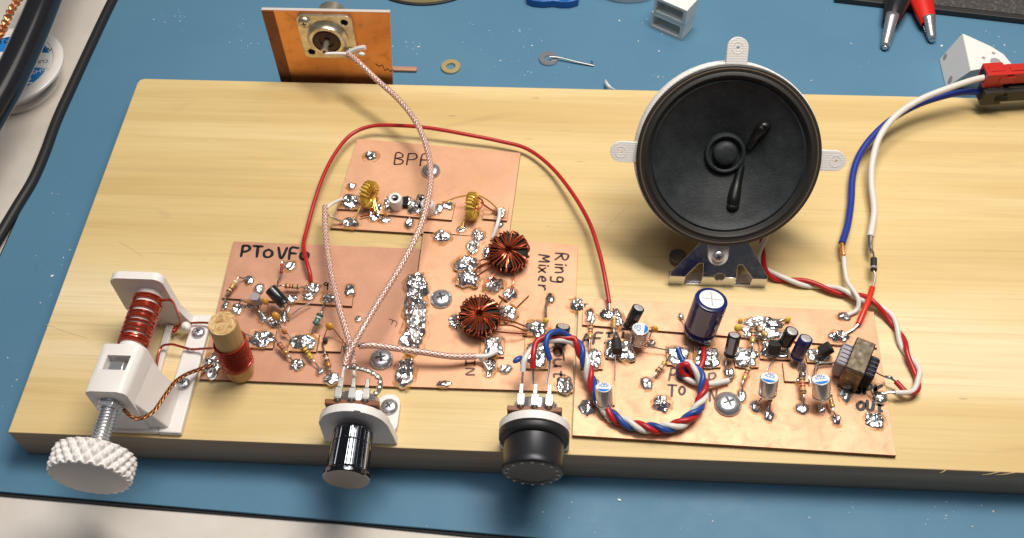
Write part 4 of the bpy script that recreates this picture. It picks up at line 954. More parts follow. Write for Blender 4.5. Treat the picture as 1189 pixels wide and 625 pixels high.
# ================================================================ potentiometers
def pot(xc, zc, fluted, label, uL, w):
    yp = .10
    t = thing('potentiometer', (xc, .3, Z0), label, 'potentiometer', 'potentiometers at the front edge')
    fr = Matrix(((1,0,0,xc),(0,0,-1,yp),(0,1,0,zc),(0,0,0,1)))   # z local -> -Y (to the viewer)
    bt = Z0-zc+.02
    out = [(-w,bt),(w,bt)]+[(w*math.cos(math.radians(a)), w*1.0*math.sin(math.radians(a))) for a in range(0,181,9)] if not fluted else \
          [(-w-.02,bt),(w+.16,bt),(w-.02,.25)]+[((w-.06)*math.cos(math.radians(a)), .2+(w-.2)*math.sin(math.radians(a))) for a in range(12,169,9)]+[(-w+.0,.25)]
    mb = plate(out, [], .32, fr @ Matrix.Translation((0,0,-.34))); br = obj('bracket_plate', mb, 'white', t, bevel=.06, seg=3)
    mb = MB(); 
    if fluted:
        f = P(452,474,Z0+.12); mb2 = plate(rrect(f.x-.42, .42, f.x+.42, f.y+.5, .4), [], .3, Matrix.Translation((0,0,Z0+.005))); obj('bracket_foot', mb2, 'white', t, bevel=.04)
        screw(t, 452, 473, Z0+.31, .34, .18, rot=.7)
        mb = MB(); mb.box((xc-.1,.9,Z0+.15),(2.2,1.0,.28)); obj('bracket_foot', mb, 'white', t, bevel=.04)
        for q in ((414,477),): 
            b = PY(414.5,478,yp+.01); mb = MB(); mb.lathe([(.13,.0),(.13,.03),(1e-3,.03)], Matrix(((1,0,0,b.x),(0,0,-1,yp+.02),(0,1,0,b.z),(0,0,0,1))), 20); obj('locating_pin', mb, 'white', t)
    else:
        mb.box((xc,.9,Z0+.15),(2.3,1.0,.28)); obj('bracket_foot', mb, 'white', t, bevel=.04)
    # body behind the plate
    mb = MB(); frb = fr @ Matrix.Rotation(math.pi, 4, 'Y') @ Matrix.Translation((0,0,.35))
    mb.lathe([(.80,.22),(.82,.26),(.82,.75),(.78,.8),(1e-3,.8)], frb, 40, cap0=False); obj('can', mb, 'steel', t)
    mb = MB(); mb.box((xc,.10+.35+.12,zc+.55),(1.95,.2,1.1)); obj('wafer', mb, 'phenolic', t, smooth=False, bevel=.03)
    for k in (-1,0,1):
        mb = MB(); y = .70; zt = zc+1.12; mb.box((xc+k*.50,y-.05,zt-.1),(.24,.07,.5)); mb.box((xc+k*.50,y+.16,zt+.13),(.27,.42,.06)); mb.box((xc+k*.50,y+.55,zt+.16),(.15,.4,.05)); mb.ball((xc+k*.50,.62,zt+.02),.09,10)
        obj('terminal', mb, 'lead', t, smooth=True, bevel=.02)
    # knob
    if fluted:
        L = 2.0; r0, r1 = .74, .80
        def rf_(r, h, a): return r*(1-.035*max(0, math.sin(26*a))**.5) if .12 < h < 1.7 else r
        mb = MB(); frk = fr @ Matrix.Translation((0,0,.12))
        mb.lathe([(.62,0),(.70,.02),(.72,.10),(.72,.13),(.725,.55),(.745,.56),(.75,.62),(.735,.64),(.77,1.62),(.82,1.68),(.84,1.74),(.84,1.86),(.80,1.90)], frk, 208, rf=rf_, cap1=False)
        k_ = obj('knob', mb, 'knob_chrome', t, label='black chrome fluted knob', ang=20)
        mb = MB(); mb.lathe([(.80,1.90),(.76,1.905),(.4,1.89),(1e-3,1.89)], frk, 60, cap0=False); obj('knob_face', mb, 'knob_face', k_)

        
    else:
        mb = MB(); frk = fr @ Matrix.Translation((0,0,.02))
        mb.lathe([(1.22,0),(1.27,.04),(1.27,.20),(1.20,.30),(1.10,.34),(1.05,.34)], frk, 70, cap1=False); b_ = obj('knob_skirt', mb, 'black_matte', t)
        mb = MB(); mb.lathe([(1.07,.30),(1.07,.34),(1.075,1.18),(1.085,1.20),(1.085,1.43),(1.07,1.46),(1.03,1.49),(.78,1.49),(.76,1.47),(1e-3,1.47)], frk, 70, cap0=False)
        k_ = obj('knob', mb, 'knob_matte', t, label='wide matte black knob with dots round its face')
        mb = MB()
        for i in range(16):
            a = 2*math.pi*i/16; mb.ball(frk @ V(((.92*math.cos(a)), .92*math.sin(a), 1.49)), .07, 8, (1,.6,1))
        obj('face_dot', mb, 'steel_dark', k_)
    return t
def XatY(u, v, y): return PY(u, v, y)
pc1 = PY(412,489,.1); zc1 = 3.25
pot1 = pot(PY(408.5,497,-.1).x, 3.22, True, 'potentiometer in a white bracket with a glossy black fluted knob', 370, 1.27)
pot2 = pot(PY(620,487,0).x, 3.25, False, 'potentiometer in a white bracket with a wide matte black knob', 580, 1.28)
mb = MB(); mb.tube(cat([P(404,427,3.9),P(415,428,4.0),P(430,432,4.0),P(441,440,3.9),P(441,452,3.7),P(433,462,3.6)],8),.085,9)
for i in range(10):
    q = [P(404,427,3.9),P(410,427,3.95),P(415,428,4.0),P(421,429,4.0),P(427,431,4.0),P(433,434,4.0),P(438,438,3.95),P(441,444,3.85),P(440,450,3.75),P(436,457,3.7)][i]; mb.ball(q,.105,8)
o = obj('ground_braid', mb, 'tinned_braid', pot1)
mb = MB(); q = P(601,417.5,3.3); mb.ball(q,.17,14,(1.35,.7,.6),Matrix.Rotation(.7,3,'Z')); mb.tube([P(605,420,3.3),P(607,430,3.3)],.05,7); tag(obj('blue_bead', mb, 'blue_wire'), 'small blue bead tip beside the left terminal of the black knob', 'bead')

# ================================================================ tuning assembly (left)
BX, BZ = 4.72, 4.15
tun = thing('tuning_assembly', (5.0, 2.5, Z0), 'white tuning coil holder with a steel bolt and a big knurled white knob', 'tuning coil')
# foot rails and floor
rl = [P(188,508,Z0+.2), P(211,507.5,Z0+.2), P(243,373,Z0+.2), P(218,376,Z0+.2)]
mb = MB()
q = [V((5.85,.12,0)), V((6.72,.12,0)), V((6.74,5.4,0)), V((6.0,5.4,0))]
mb.prism([V((p.x,p.y,Z0+.004)) for p in q],[V((p.x,p.y,Z0+.28)) for p in q]); obj('foot_rail', mb, 'white', tun, bevel=.06, seg=3)
mb = MB(); q = [V((3.40,.14,0)), V((5.84,.14,0)), V((5.84,1.25,0)), V((3.40,1.25,0))]
mb.prism([V((p.x,p.y,Z0+.004)) for p in q],[V((p.x,p.y,Z0+.25)) for p in q]); obj('foot_plate', mb, 'white', tun, bevel=.05)
mb = MB(); q = [V((4.95,1.2,0)), V((5.25,1.2,0)), V((5.25,4.9,0)), V((4.95,4.9,0))]
mb.prism([V((p.x,p.y,Z0+.004)) for p in q],[V((p.x,p.y,Z0+.22)) for p in q]); obj('inner_rail', mb, 'white', tun, bevel=.03)
screw(tun, 230.5, 386.5, Z0+.29, .27, .15, rot=.5); screw(tun, 213, 446, Z0+.29, .27, .15, rot=.2)
# back plate
frK = Matrix(((1,0,0,0),(0,0,-1,5.3),(0,1,0,0),(0,0,0,1)))
xl2 = PY(148,328,4.95).x
mb = plate([(3.95,Z0+.01),(6.15,Z0+.01),(6.0,Z0+.3),(5.72,Z0+1.2)]+[(5.28+.38*math.cos(math.radians(a)), 4.85+.38*math.sin(math.radians(a))) for a in range(5,91,12)]+[(3.98+.38*math.cos(math.radians(a)), 4.85+.38*math.sin(math.radians(a))) for a in range(90,176,12)]+[(3.60,Z0+1.2)], [], .34, frK)
obj('back_plate', mb, 'white', tun, bevel=.05, seg=3)
# front block : lofted
yf, ybk = .22, 2.2
zt_ = 5.05
mb = MB(); 
prof = [(3.98,Z0+.15),(5.5,Z0+.15),(5.5,zt_-.55),(5.35,zt_-.2),(5.05,zt_),(4.3,zt_),(4.05,zt_-.15),(3.95,zt_-.5)]
profb = [(4.15,Z0+.15),(5.65,Z0+.15),(5.65,zt_-.6),(5.5,zt_-.22),(5.2,zt_),(4.35,zt_),(4.18,zt_-.12),(4.12,zt_-.4)]
# front block with an open window in its top
x0b, x1b, x0k, x1k = 4.02, 5.52, 4.10, 5.72
fo = [(x0b,Z0+.1),(x1b,Z0+.1),(x1b,zt_-.28),(x1b-.09,zt_-.1),(x1b-.3,zt_),(x0b+.22,zt_),(x0b+.06,zt_-.07),(x0b,zt_-.22)]
bo = [(x0k,Z0+.1),(x1k,Z0+.1),(x1k,zt_-.28),(x1k-.09,zt_-.1),(x1k-.3,zt_),(x0k+.22,zt_),(x0k+.06,zt_-.07),(x0k,zt_-.22)]
wy0, wy1 = 1.12, 1.72
def sec(y):
    k = (y-yf)/(ybk-yf); return [V((a[0]*(1-k)+b[0]*k, y, a[1])) for a, b in zip(fo, bo)]
S0, S1, S2, S3 = sec(yf), sec(wy0), sec(wy1), sec(ybk)
def w4(S): a, b = S[5].lerp(S[4], .16), S[5].lerp(S[4], .98); return a, b
vs = S0+S1+S2+S3; fs = [list(range(8)), list(range(24,32))[::-1]]
for j in range(3):
    for i in range(8):
        if i == 4 and j == 1: continue
        a = j*8+i; b = j*8+(i+1) % 8; fs.append((b, a, a+8, b+8))
a1, b1 = w4(S1); a2, b2 = w4(S2); o_ = 32; vs += [a1, b1, a2, b2] + [p-V((0,0,.9)) for p in (a1,b1,a2,b2)]
fs += [(13,o_,o_+2,21)[::-1], (o_+1,12,20,o_+3)[::-1], (13,12,o_+1,o_)] [:2]
fs += [(o_,o_+4,o_+6,o_+2),(o_+1,o_+3,o_+7,o_+5),(o_,o_+1,o_+5,o_+4),(o_+2,o_+6,o_+7,o_+3),(o_+4,o_+5,o_+7,o_+6)]
mb.add(vs, fs); blk = obj('bolt_block', mb, 'white', tun, bevel=.045, seg=3)
mb = MB(); mb.lathe([(.50,0),(.50,.36)], frame((BX+.1,1.2,BZ+.30),(0,1,0)), 6); obj('captive_nut', mb, 'steel', tun, bevel=.02)
# gusset
mb = MB(); g = [V((x1b+.0,.5,Z0+1.9)), V((5.95,.5,Z0+.2)), V((5.95,1.7,Z0+.2)), V((x1b+.02,1.9,Z0+1.9))]
mb.add([V((x1b-.2,.30,Z0+.2)),V((6.25,.30,Z0+.2)),V((x1b-.02,.30,zt_-.9)),V((x1b-.2,.30,zt_-.9)),V((x1b-.2,2.1,Z0+.2)),V((6.3,1.9,Z0+.2)),V((x1b+.14,2.1,zt_-.9)),V((x1b-.2,2.1,zt_-.9))],
       [(0,1,2,3),(5,4,7,6),(1,5,6,2),(4,0,3,7),(3,2,6,7),(0,4,5,1)]); obj('gusset', mb, 'white', tun, bevel=.06, seg=3)
# bolt, nut, knob
mb = MB(); mb.lathe([(.42,0),(.46,.02),(.46,.05)], frame((BX,yf-.06,BZ),(0,1,0)), 30); mb.lathe([(.46,0),(.48,.04),(.48,.17),(.44,.2)], frame((BX,yf-.26,BZ),(0,1,0)), 6); obj('nut', mb, 'steel', tun, bevel=.02)
pts = []; mb = MB(); y0, y1 = 1.2, -1.8; pr = []; n = int((y0-y1)/.0635/2)
k = 0; y = y0
fr = frame((BX,y0,BZ),(0,-1,0)); Lb = y0-y1; nb = 24; vs = []; rows = int(Lb/.021)
for j in range(rows+1):
    for i in range(nb):
        a = 2*math.pi*i/nb; h = Lb*j/rows; phs = (h/.127-a/(2*math.pi)) % 1.
        r = .27+.055*(1-abs(2*phs-1)); vs.append(fr @ V((r*math.cos(a), r*math.sin(a), h)))
mb.add(vs, [(j*nb+i, j*nb+(i+1) % nb, (j+1)*nb+(i+1) % nb, (j+1)*nb+i) for j in range(rows) for i in range(nb)]); obj('bolt', mb, 'steel', tun, ang=60)
RK = 1.36; kx = PY(108,552,-2.3)
frk = frame((BX+.03,-1.72,BZ),(0,-1,0)); mb = MB(); ns, nh = 288, 30; Hk = .98; vs = []
for j in range(nh+1):
    h = Hk*j/nh; ed = min(1, min(j, nh-j)/2)
    for i in range(ns):
        a = 2*math.pi*i/ns; kx_ = 24
        d = abs(math.sin((kx_*a/2+h*6.4)))*abs(math.sin((kx_*a/2-h*6.4)))
        r = RK-.06+.15*d*ed-(.05 if j in (0, nh) else 0); vs.append(frk @ V((r*math.cos(a), r*math.sin(a), h)))
mb.add(vs, [(j*ns+i, j*ns+(i+1) % ns, (j+1)*ns+(i+1) % ns, (j+1)*ns+i) for j in range(nh) for i in range(ns)]+[list(range(ns))[::-1], [nh*ns+i for i in range(ns)]])
obj('knurled_knob', mb, 'white', tun, ang=50)
# coil former and winding
mb = MB(); cf = V((BX+.1,2.1,BZ)); ce = V((BX+.22,5.0,BZ+.05)); mb.cyl(cf, ce, .47, n=36); obj('coil_former', mb, 'white', tun)
fr = frame(cf, ce-cf); L = (ce-cf).length; mb = MB(); pts = []; nt = 15
for i in range(nt*24+1):
    a = 2*math.pi*i/24; k = i/24; g = .45+(L-.75)*(k/nt)+.035*math.sin(k*1.9)+.02*math.sin(k*4.3)
    pts.append(fr @ V((.525*math.cos(a), .525*math.sin(a), g)))
mb.tube(pts, .062, 7); obj('coil_winding', mb, 'enamel', tun)
mb = MB(); mb.tube(cat([pts[-1], P(199,349,4.4),P(206,362,3.4),P(209,375,2.6),P(205,383,2.35),P(201,386,2.3),P(203,380,2.35),P(210,377,2.4)],6),.05,7)
mb.tube(cat([P(217,376,2.4),P(226,375,2.35),P(240,375,2.4),P(250,378,2.5)],6),.045,7)
mb.tube(cat([V((BX+.5,2.5,2.4)),P(186,405,2.35),P(198,400,2.5),P(208,402,2.45),P(222,406,2.3)],6),.05,7)
mb.tube(cat([P(222,406,2.35),P(236,405,2.5),P(252,404,3.1)],6),.05,7); obj('coil_tail', mb, 'enamel', tun)
mb = MB(); mb.ball(P(222,406,2.33),.09,10,(2.4,.8,.6)); obj('solder_joint', mb, 'solder', tun)
mb = MB(); c = P(216,379.5,2.45); mb.ball(c,.2,16,(1,1,1.1)); mb.ball(c+V((.1,-.1,.1)),.13,12); obj('glue_blob', mb, 'ivory', tun)
gb = wire('ground_strap',[V((BX+.42,yf-.1,BZ-.25)),P(153,484,4.1),P(163,486,3.9),P(178,478,3.6),P(191,460,3.4),P(203,444,3.1),P(216,435,2.8),P(234,428,2.4),P(246,424,2.25)],.075,'braid',parent=tun)

# ================================================================ things on the mat and the bench
def ringm(name, u, v, ro, ri, h, m_, label, catg):
    c = P(u, v, .01); mb = MB(); mb.lathe([(ri,0),(ro-.02,0),(ro,.02),(ro,h-.02),(ro-.02,h),(ri+.02,h),(ri,h-.02),(ri,0)], frame(c,(0,0,1)), 40, cap0=False, cap1=False)
    o = obj(name, mb, m_); tag(o, label, catg, ); return o
ringm('washer', 523.5, 78.5, .50, .23, .12, 'brass', 'brass washer lying on the mat right of the upright copper board', 'washer')
ringm('washer', 637, 69, .50, .20, .1, 'steel', 'grey steel washer lying on the mat with a thin wire end across it', 'washer')
mb = MB(); mb.tube(cat([P(638,66,.22),P(650,67,.2),P(668,71.5,.14),P(690,76.5,.06)],6),.045,7); mb.tube(cat([P(685,75.3,.06),P(688,73,.2),P(686,71,.3)],5),.035,6); mb.tube(cat([P(655,68.5,.16),P(657,67,.25)],4),.03,6)
tag(obj('clipped_wire', mb, 'lead'), 'thin clipped wire lying with one end across the steel washer', 'wire')
mb = MB(); mb.tube(cat([P(703,93,.25),P(705,98,.35),P(709,102,.3),P(714,104,.15)],5),[.03,.04,.06,.07,.08,.08,.09,.09,.08,.08,.07,.06,.05,.05,.04,.03],7)
tag(obj('plastic_shaving', mb, 'white_wire'), 'curled white plastic shaving just behind the plank', 'shaving')
# discs at the top
c = P(496,-47,0); mb = MB(); mb.lathe([(3.85,0),(3.93,.03),(3.93,.10),(3.88,.12)], frame(V((c.x,c.y,.01)),(0,0,1)), 90)
t_ = thing('round_lid', (c.x,c.y,0), 'olive gold round lid with a black rim, cut by the upper picture edge', 'lid')
obj('rim', mb, 'black_matte', t_); mb = MB(); mb.lathe([(3.82,.115),(3.82,.14),(3.7,.15),(1e-3,.15)], frame(V((c.x,c.y,.01)),(0,0,1)), 90, cap0=False); obj('lid_top', mb, 'olive_gold', t_)
c0, c1 = P(612,0,.3), P(675,2,.3)
mb = plate([(0,0),(.35,-.18),(.9,-.24),(1.4,-.16),(1.8,-.24),(2.3,-.22),(2.75,-.02),(2.85,.8),(2.6,2.0),(.2,2.0),(-.1,.8)],[],.45,Matrix.Translation((c0.x,c0.y-.05,.01)))
tag(obj('blue_case', mb, 'cyan_plastic', bevel=.08, seg=3), 'blue plastic case with a wavy edge, at the upper picture edge', 'case')
c = P(728,-28,0); mb = MB(); mb.lathe([(2.2,0),(2.3,.03),(2.3,.55),(2.36,.58),(2.36,.64),(2.22,.64),(2.2,.1),(1e-3,.08)], frame(V((c.x,c.y,.01)),(0,0,1)), 60)
tag(obj('clear_dish', mb, 'clear'), 'clear round plastic dish between the blue case and the white housing', 'dish')
# white two-deck housing
a, b, d = P(754.5,31,0), P(791.5,47.5,0), P(806,33.5,0)
ex = (b-a); ey = (d-b); R = Matrix((ex.normalized(), (V((0,0,1)).cross(ex.normalized())), V((0,0,1)))).transposed(); wx, wy = ex.length, max(.75, ey.length)
t_ = thing('plastic_housing', (a+b)/2, 'milky white two-deck plastic connector housing standing on the mat', 'connector housing')
for k in range(2):
    fr = Matrix.Translation(a+V((0,0,.01+k*1.02))) @ R.to_4x4() @ Matrix(((1,0,0,k*.10),(0,0,1,0),(0,1,0,0),(0,0,0,1)))
    mb = plate(rrect(0,0,wx-k*.05,.98,.04), [rrect(.14,.16,wx*.90-k*.05,.82,.04)][::-1], wy, fr)
    obj('deck', mb, 'ivory', t_, smooth=False, bevel=.02)
    mb = MB(); mb.box(a+R @ V((wx/2+k*.1,wy*.75,.5+k*1.02)), (wx*.94,.08,.9), R); obj('inner_wall', mb, 'ivory', t_, smooth=False)
# alligator clips
def clip(name, p0, p1, p2, r, boot, label, tipw=.16):
    """p0 far end of boot, p1 boot mouth, p2 tip"""
    A, B, C = P(*p0), P(*p1), P(*p2); base = C.copy(); base.z = 0; t = thing(name, base, label, 'test clip')
    L = (B-A).length; fr = frame(A, B-A, (0,0,1)); mb = MB()
    mb.lathe([(r*.9,-2.),(r*1.05,0),(r*1.15,L*.25),(r*1.1,L*.5),(r*.85,L*.85),(r*.72,L*.98),(r*.66,L),(r*.5,L-.04)], fr @ Matrix.Diagonal((.8,1.1,1,1)), 28, cap1=False)
    obj('boot', mb, boot, t); fr2 = frame(B, C-B, (0,0,1)); L2 = (C-B).length
    for s in (1,-1):
        mb = MB(); hw = r*.52
        n = 10; vs = []
        for j in range(9):
            q = j/8; w = hw*(1-q)+tipw*q; h0 = s*(.05+.14*(1-q))
            for i in range(n+1):
                an = math.pi*i/n; vs.append(fr2 @ V((h0+s*w*.75*math.sin(an), w*math.cos(an), -.35+(L2+.35)*q)))
        mb.add(vs, [(j*(n+1)+i, j*(n+1)+i+1, (j+1)*(n+1)+i+1, (j+1)*(n+1)+i) for j in range(8) for i in range(n)])
        o = obj('jaw', mb, 'steel', t); sm = o.modifiers.new('Solid', 'SOLIDIFY'); sm.thickness = .0006
    mb = MB(); mb.ball(C, tipw*.95, 12); obj('tip', mb, 'steel', t)
    return t
clip('test_clip', (1050,-22,.75),(1034,26,.55),(1027.5,55,.2),.55,'black_gloss','black booted crocodile clip pointing down, left of the red one')
clip('test_clip', (1063,-22,.8),(1078,28,.55),(1082,46,.22),.50,'clip_red','bright red booted crocodile clip pointing down, right of the black one')
# dark tray
e0, e1 = P(992,0,.35), P(1189,22.5,.35); d = (e1-e0).normalized(); nrm = V((-d.y, d.x, 0))
q = [e0-d*1.0, e1+d*20, e1+d*20+nrm*14, e0-d*1.0+nrm*14]
t_ = thing('dark_tray', q[0]*.5+q[2]*.5-V((0,0,.35)), 'dark grey flat tray with a black rim in the upper right corner', 'tray')
mb = MB(); mb.prism([V((p.x,p.y,.005)) for p in q],[V((p.x,p.y,.35)) for p in q]); obj('rim', mb, 'tray', t_, smooth=False, bevel=.05)
q2 = [q[0]+(d+nrm)*.32, q[1]+(nrm-d)*.32, q[2]-(d+nrm)*.32, q[3]+(d-nrm)*.32]
mb = MB(); mb.prism([V((p.x,p.y,.352)) for p in q2],[V((p.x,p.y,.38)) for p in q2]); obj('floor', mb, 'tray_top', t_, smooth=False)
# white wedge
Lp, Bp = P(1090,69,.01), P(1098,103,.01); Ap, Fp = P(1118,38.5,1.9), P(1127.5,82,1.9)
Rp, Mp, M2 = P(1175,74,1.75), P(1152,54,1.85), P(1166,63,1.8)
t_ = thing('white_block', ((Lp+Bp)/2), 'white printed corner block with screw holes, behind the red connector', 'block')
lo = [Bp, Rp-V((.2,.1,1.7)), Rp-V((.2,-.3,1.7)), Mp-V((.3,0,1.8)), Ap-V((.3,0,1.87)), Lp]
for p in lo: p.z = .01
mb = MB(); mb.prism(lo, [Fp, Rp, M2, Mp, Ap, Lp.lerp(Ap,.999)])
mb = MB(); hi = [Fp, Rp, M2, Mp, Ap]; lw = [V((Bp.x+.45,Bp.y+.05,.01)), V((Rp.x,Rp.y,.01)), V((M2.x,M2.y,.01)), V((Mp.x,Mp.y,.01)), V((Ap.x,Ap.y,.01))]
mb.add(hi+lw+[Bp, Lp], [(0,1,2,3,4),(9,8,7,6,5),(5,6,1,0),(6,7,2,1),(7,8,3,2),(8,9,4,3),(0,4,11,10),(10,5,0),(11,4,9),(10,11,9,5)])
obj('block_body', mb, 'white', t_, bevel=.05, seg=3, ang=20)
mb = MB(); nl = (Ap-Lp).cross(Fp-Lp).normalized(); nl = nl if nl.z > 0 else -nl
for u, v in ((1097.5,66),(1103.7,92)): mb = MB(); mb.lathe([(.16,.012),(.16,.014),(1e-3,.014)], frame(PN(u,v,Lp.lerp(Fp,.5),nl), nl), 20, cap0=False); obj('hole_shade', mb, 'tape_grey', t_)  # flat grey discs on the face, shade of the holes put into their colour
nt_ = (Rp-Fp).cross(Ap-Fp).normalized(); nt_ = nt_ if nt_.z > 0 else -nt_
for u, v, r in ((1142,67.5,.09),(1153.5,62,.09),(1156,72,.26)): mb = MB(); mb.lathe([(r,.012),(r,.016),(1e-3,.016)], frame(PN(u,v,Ap,nt_), nt_), 20, cap0=False); obj('hole_shade', mb, 'tape_grey', t_)  # same here: grey discs painted as shaded holes
mb = MB()
for i, (u, v) in enumerate(((1132,60),(1136,62),(1131,68),(1137,72),(1134,66))): mb.ball(PN(u,v,Ap,nt_), .1, 10, (1.3,.8,.25))
obj('embossed_mark', mb, 'white', t_)
# spool, thick cable, thin cable, orange braid
sc0 = P(6,74,1.2); t_ = thing('wire_spool', (sc0.x,sc0.y,-.25), 'white plastic spool with a blue and white label, half under the thick black hose', 'spool')
fr = frame(V((sc0.x,sc0.y,-.25)),(0,0,1)); mb = MB()
mb.lathe([(2.15,0),(2.2,.04),(2.2,.16),(2.1,.2),(1.9,.2),(1.9,1.15),(2.72,1.15),(2.82,1.2),(2.82,1.32),(2.74,1.38),(2.35,1.38),(2.3,1.33),(.75,1.33),(.7,1.0)], fr, 80); spo = obj('spool_body', mb, 'shell_white', t_)
mb = MB(); mb.lathe([(2.18,1.334),(2.18,1.345),(.8,1.345)], fr, 80, cap0=False, cap1=False); lab = obj('label', mb, 'paper', spo, smooth=False)
mb = MB(); f_ = fr @ Matrix.Translation((0,0,1.349))
def sector(a0, a1, r0, r1, n=24): 
    p = [f_ @ V((r*math.cos(math.radians(a)), r*math.sin(math.radians(a)), 0)) for r, rg in ((r1, 1), (r0, -1)) for a in ([a0+(a1-a0)*i/n for i in range(n+1)][::rg])]
    mb.add(p, [list(range(len(p)))])
def chord(y0, sgn):
    a = math.degrees(math.asin(abs(y0)/2.15)); 
    rng = [a+(180-2*a)*i/30 for i in range(31)]
    p = [f_ @ V((2.15*math.cos(math.radians(x)), sgn*2.15*math.sin(math.radians(x)), 0)) for x in rng]; mb.add(p if sgn > 0 else p[::-1], [list(range(31))])
chord(.95, 1); sector(-88, -4, .85, 2.15)
obj('blue_print', mb, 'label_blue', lab, smooth=False)
mb = MB()
for s, u, v, sz, an, z_ in (('-25',6,47,.62,190,0),('RoHS',48,82,.42,200,.004),('WI',57,57,.45,195,0)):
    c = P(u,v,1.10); f2 = Matrix.Translation((c.x,c.y,1.104+z_)) @ Matrix.Rotation(math.radians(an),4,'Z'); tm = text_mb(s, sz, f2); tm.cur = 0
    mb.cur = 1 if s == 'RoHS' else 0; mb.add(tm.v, tm.f)
c = P(34,96,1.10); mb.cur = 1; tm = text_mb('9', 1.0, Matrix.Translation((c.x,c.y,1.108)) @ Matrix.Rotation(math.radians(200),4,'Z')); mb.add(tm.v, tm.f)
c = P(50,71.5,1.10); mb.add([V((c.x+.42*math.cos(a), c.y+.2*math.sin(a), 1.106)) for a in [i*math.pi/12 for i in range(24)]], [list(range(24))])
mb.cur = 0; tm = text_mb('CLR', .3, Matrix.Translation((c.x,c.y,1.112)) @ Matrix.Rotation(math.radians(190),4,'Z')); mb.add(tm.v, tm.f)
obj('printed_characters', mb, ['ink','paper'], lab, smooth=False)
wire('black_hose', [P(*q) for q in ((100,-130,4.0),(75,-60,3.9),(52,0,3.8),(31,50,3.6),(8,98,3.4),(-22,150,3.2),(-60,215,3.0))], .74, 'black_gloss', 'thick glossy black hose crossing the upper left corner over the spool', 'hose', n=24, step=.4)
wire('thin_cable', [P(*q) for q in ((160,-55,.1),(131,0,.1),(108,48,.1),(84,100,.1),(66,140,.1),(52,178,.1),(38,210,.1),(20,240,.1),(2,270,.1),(-22,310,.1),(-50,365,.1))], .25, 'black_matte', 'thin black cable lying along the left edge of the blue mat', 'cable', n=12)
path = cat([P(*q) for q in ((34,-20,1.9),(21,0,1.8),(13,12,1.6),(5,30,1.3),(-4,48,1.1))],8); path = resample(path,.07)
mb = MB()
for s in range(3):
    pts = []; x = V((0,0,1)); L = 0
    for i, p in enumerate(path):
        T = (path[min(i+1,len(path)-1)]-path[max(0,i-1)]).normalized(); n1 = T.cross(x).normalized(); n2 = T.cross(n1); L = i*.07
        pts.append(p+n1*.17*math.sin(L*7+s*2.094)+n2*.09*math.sin(2*(L*7+s*2.094)))
    mb.tube(pts, .07, 6)
tag(obj('orange_cord', mb, 'bare_copper'), 'braided orange copper cord rising from the spool in the upper left corner', 'cord')
# specks
mb = MB()
def speck(u, v, s, z=0.):
    c = P(u, v, z); R = Matrix.Rotation(rnd.uniform(0,6), 3, 'Z') @ Matrix.Rotation(rnd.uniform(-.5,.5), 3, 'X')
    mb.box(c+V((0,0,s*.35)), (s*rnd.uniform(.7,2.2), s*rnd.uniform(.5,1.1), s*.5), R)
for cu, cv, su, sv, n in ((210,18,10,6,9),(208,25,40,14,5),(602,38,8,5,7),(620,55,30,20,10),(640,80,70,16,14),(745,40,60,30,6),(470,60,30,30,10),(560,40,60,30,10),(480,55,14,5,8),(765,90,30,8,6),(930,30,80,30,8),(1000,60,50,30,5),(1150,50,40,25,6),(290,50,12,30,8),
    (60,300,30,40,9),(70,230,25,40,8),(275,30,20,20,6),(720,595,250,25,14),(1100,600,80,18,12),(1000,590,70,12,6),(95,360,30,40,4),(20,440,15,40,4)):
    for _ in range(n):
        u, v = cu+rnd.gauss(0,.5)*su, cv+rnd.gauss(0,.5)*sv
        speck(u, v, rnd.choice((.015,.018,.022,.03,.04)))
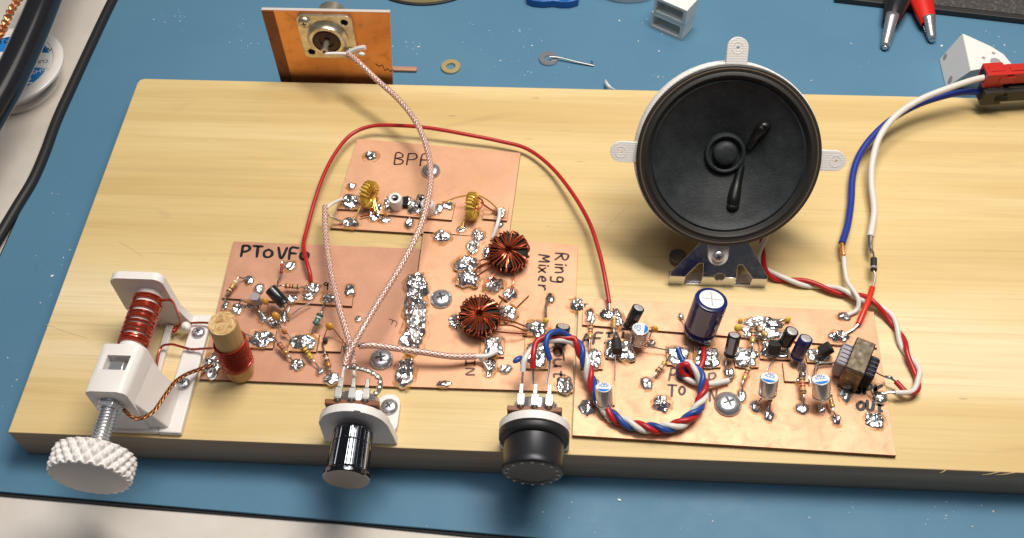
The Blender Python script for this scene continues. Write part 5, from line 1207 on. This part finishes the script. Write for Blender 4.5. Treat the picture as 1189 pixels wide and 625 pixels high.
for u, v, s in ((178.5,23,.08),(209,25,.08),(568,36,.06),(581,71,.09),(719,24.5,.10),(765,60,.1),(1093,54,.14),(1166,53,.11),(1178,61,.09),(1106,97,.05),(942,94,.1),(486,55,.11),(764,90,.09),(61,321,.14),(47,352,.06),(719,581,.12)): speck(u, v, s*.6)
tag(obj('mat_debris', mb, 'debris', smooth=False), 'tiny white specks and shavings scattered over the blue mat', 'debris', kind='stuff')
mb = MB()
for _ in range(26): speck(rnd.uniform(200,1150), rnd.uniform(112,330), rnd.choice((.02,.025,.035)), Z0)
speck(238,301,.05,Z0); speck(199,393,.06,Z0); speck(403,121,.04,Z0)
tag(obj('sawdust', mb, 'wood', smooth=False), 'a few grains of sawdust on the wooden plank', 'sawdust', kind='stuff')

# ================================================================ light, world, camera
def area(name, loc, tgt, sx, sy, power, col):
    l = bpy.data.lights.new(name, 'AREA'); l.shape = 'RECTANGLE'; l.size = sx*CM; l.size_y = sy*CM; l.energy = power; l.color = col
    o = bpy.data.objects.new(name, l); COL.objects.link(o); o.location = V(loc)*CM
    o.rotation_euler = (V(tgt)-V(loc)).to_track_quat('-Z', 'Y').to_euler(); return o
area('bench_lamp', (33,21,66), (26,10,0), 40, 13, 4.8, (1.0,.93,.82))
area('room_lamp', (14,10,110), (20,6,0), 70, 60, 3.2, (.95,.97,1.0))
area('reflection_fill', (55,70,110), (24,8,0), 60, 40, 1.8, (1.0,.95,.88))  # added unseen fill light, gives the solder something bright to reflect
w = bpy.data.worlds.new('World'); sce.world = w; w.use_nodes = True
bg = w.node_tree.nodes['Background']; bg.inputs[0].default_value = (.86,.90,1.0,1); bg.inputs[1].default_value = .06
cam = bpy.data.cameras.new('camera'); co = bpy.data.objects.new('camera', cam); COL.objects.link(co); sce.camera = co
cam.sensor_fit = 'HORIZONTAL'; cam.sensor_width = 36.; cam.lens = F/1189*36.; cam.clip_start = .01; cam.clip_end = 50
mw = RC.to_4x4(); mw.translation = CAM*CM; co.matrix_world = mw
vs_ = sce.view_settings; vs_.view_transform = 'Standard'; vs_.look = 'None'; vs_.exposure = 0; vs_.gamma = 1; vs_.use_curve_mapping = False
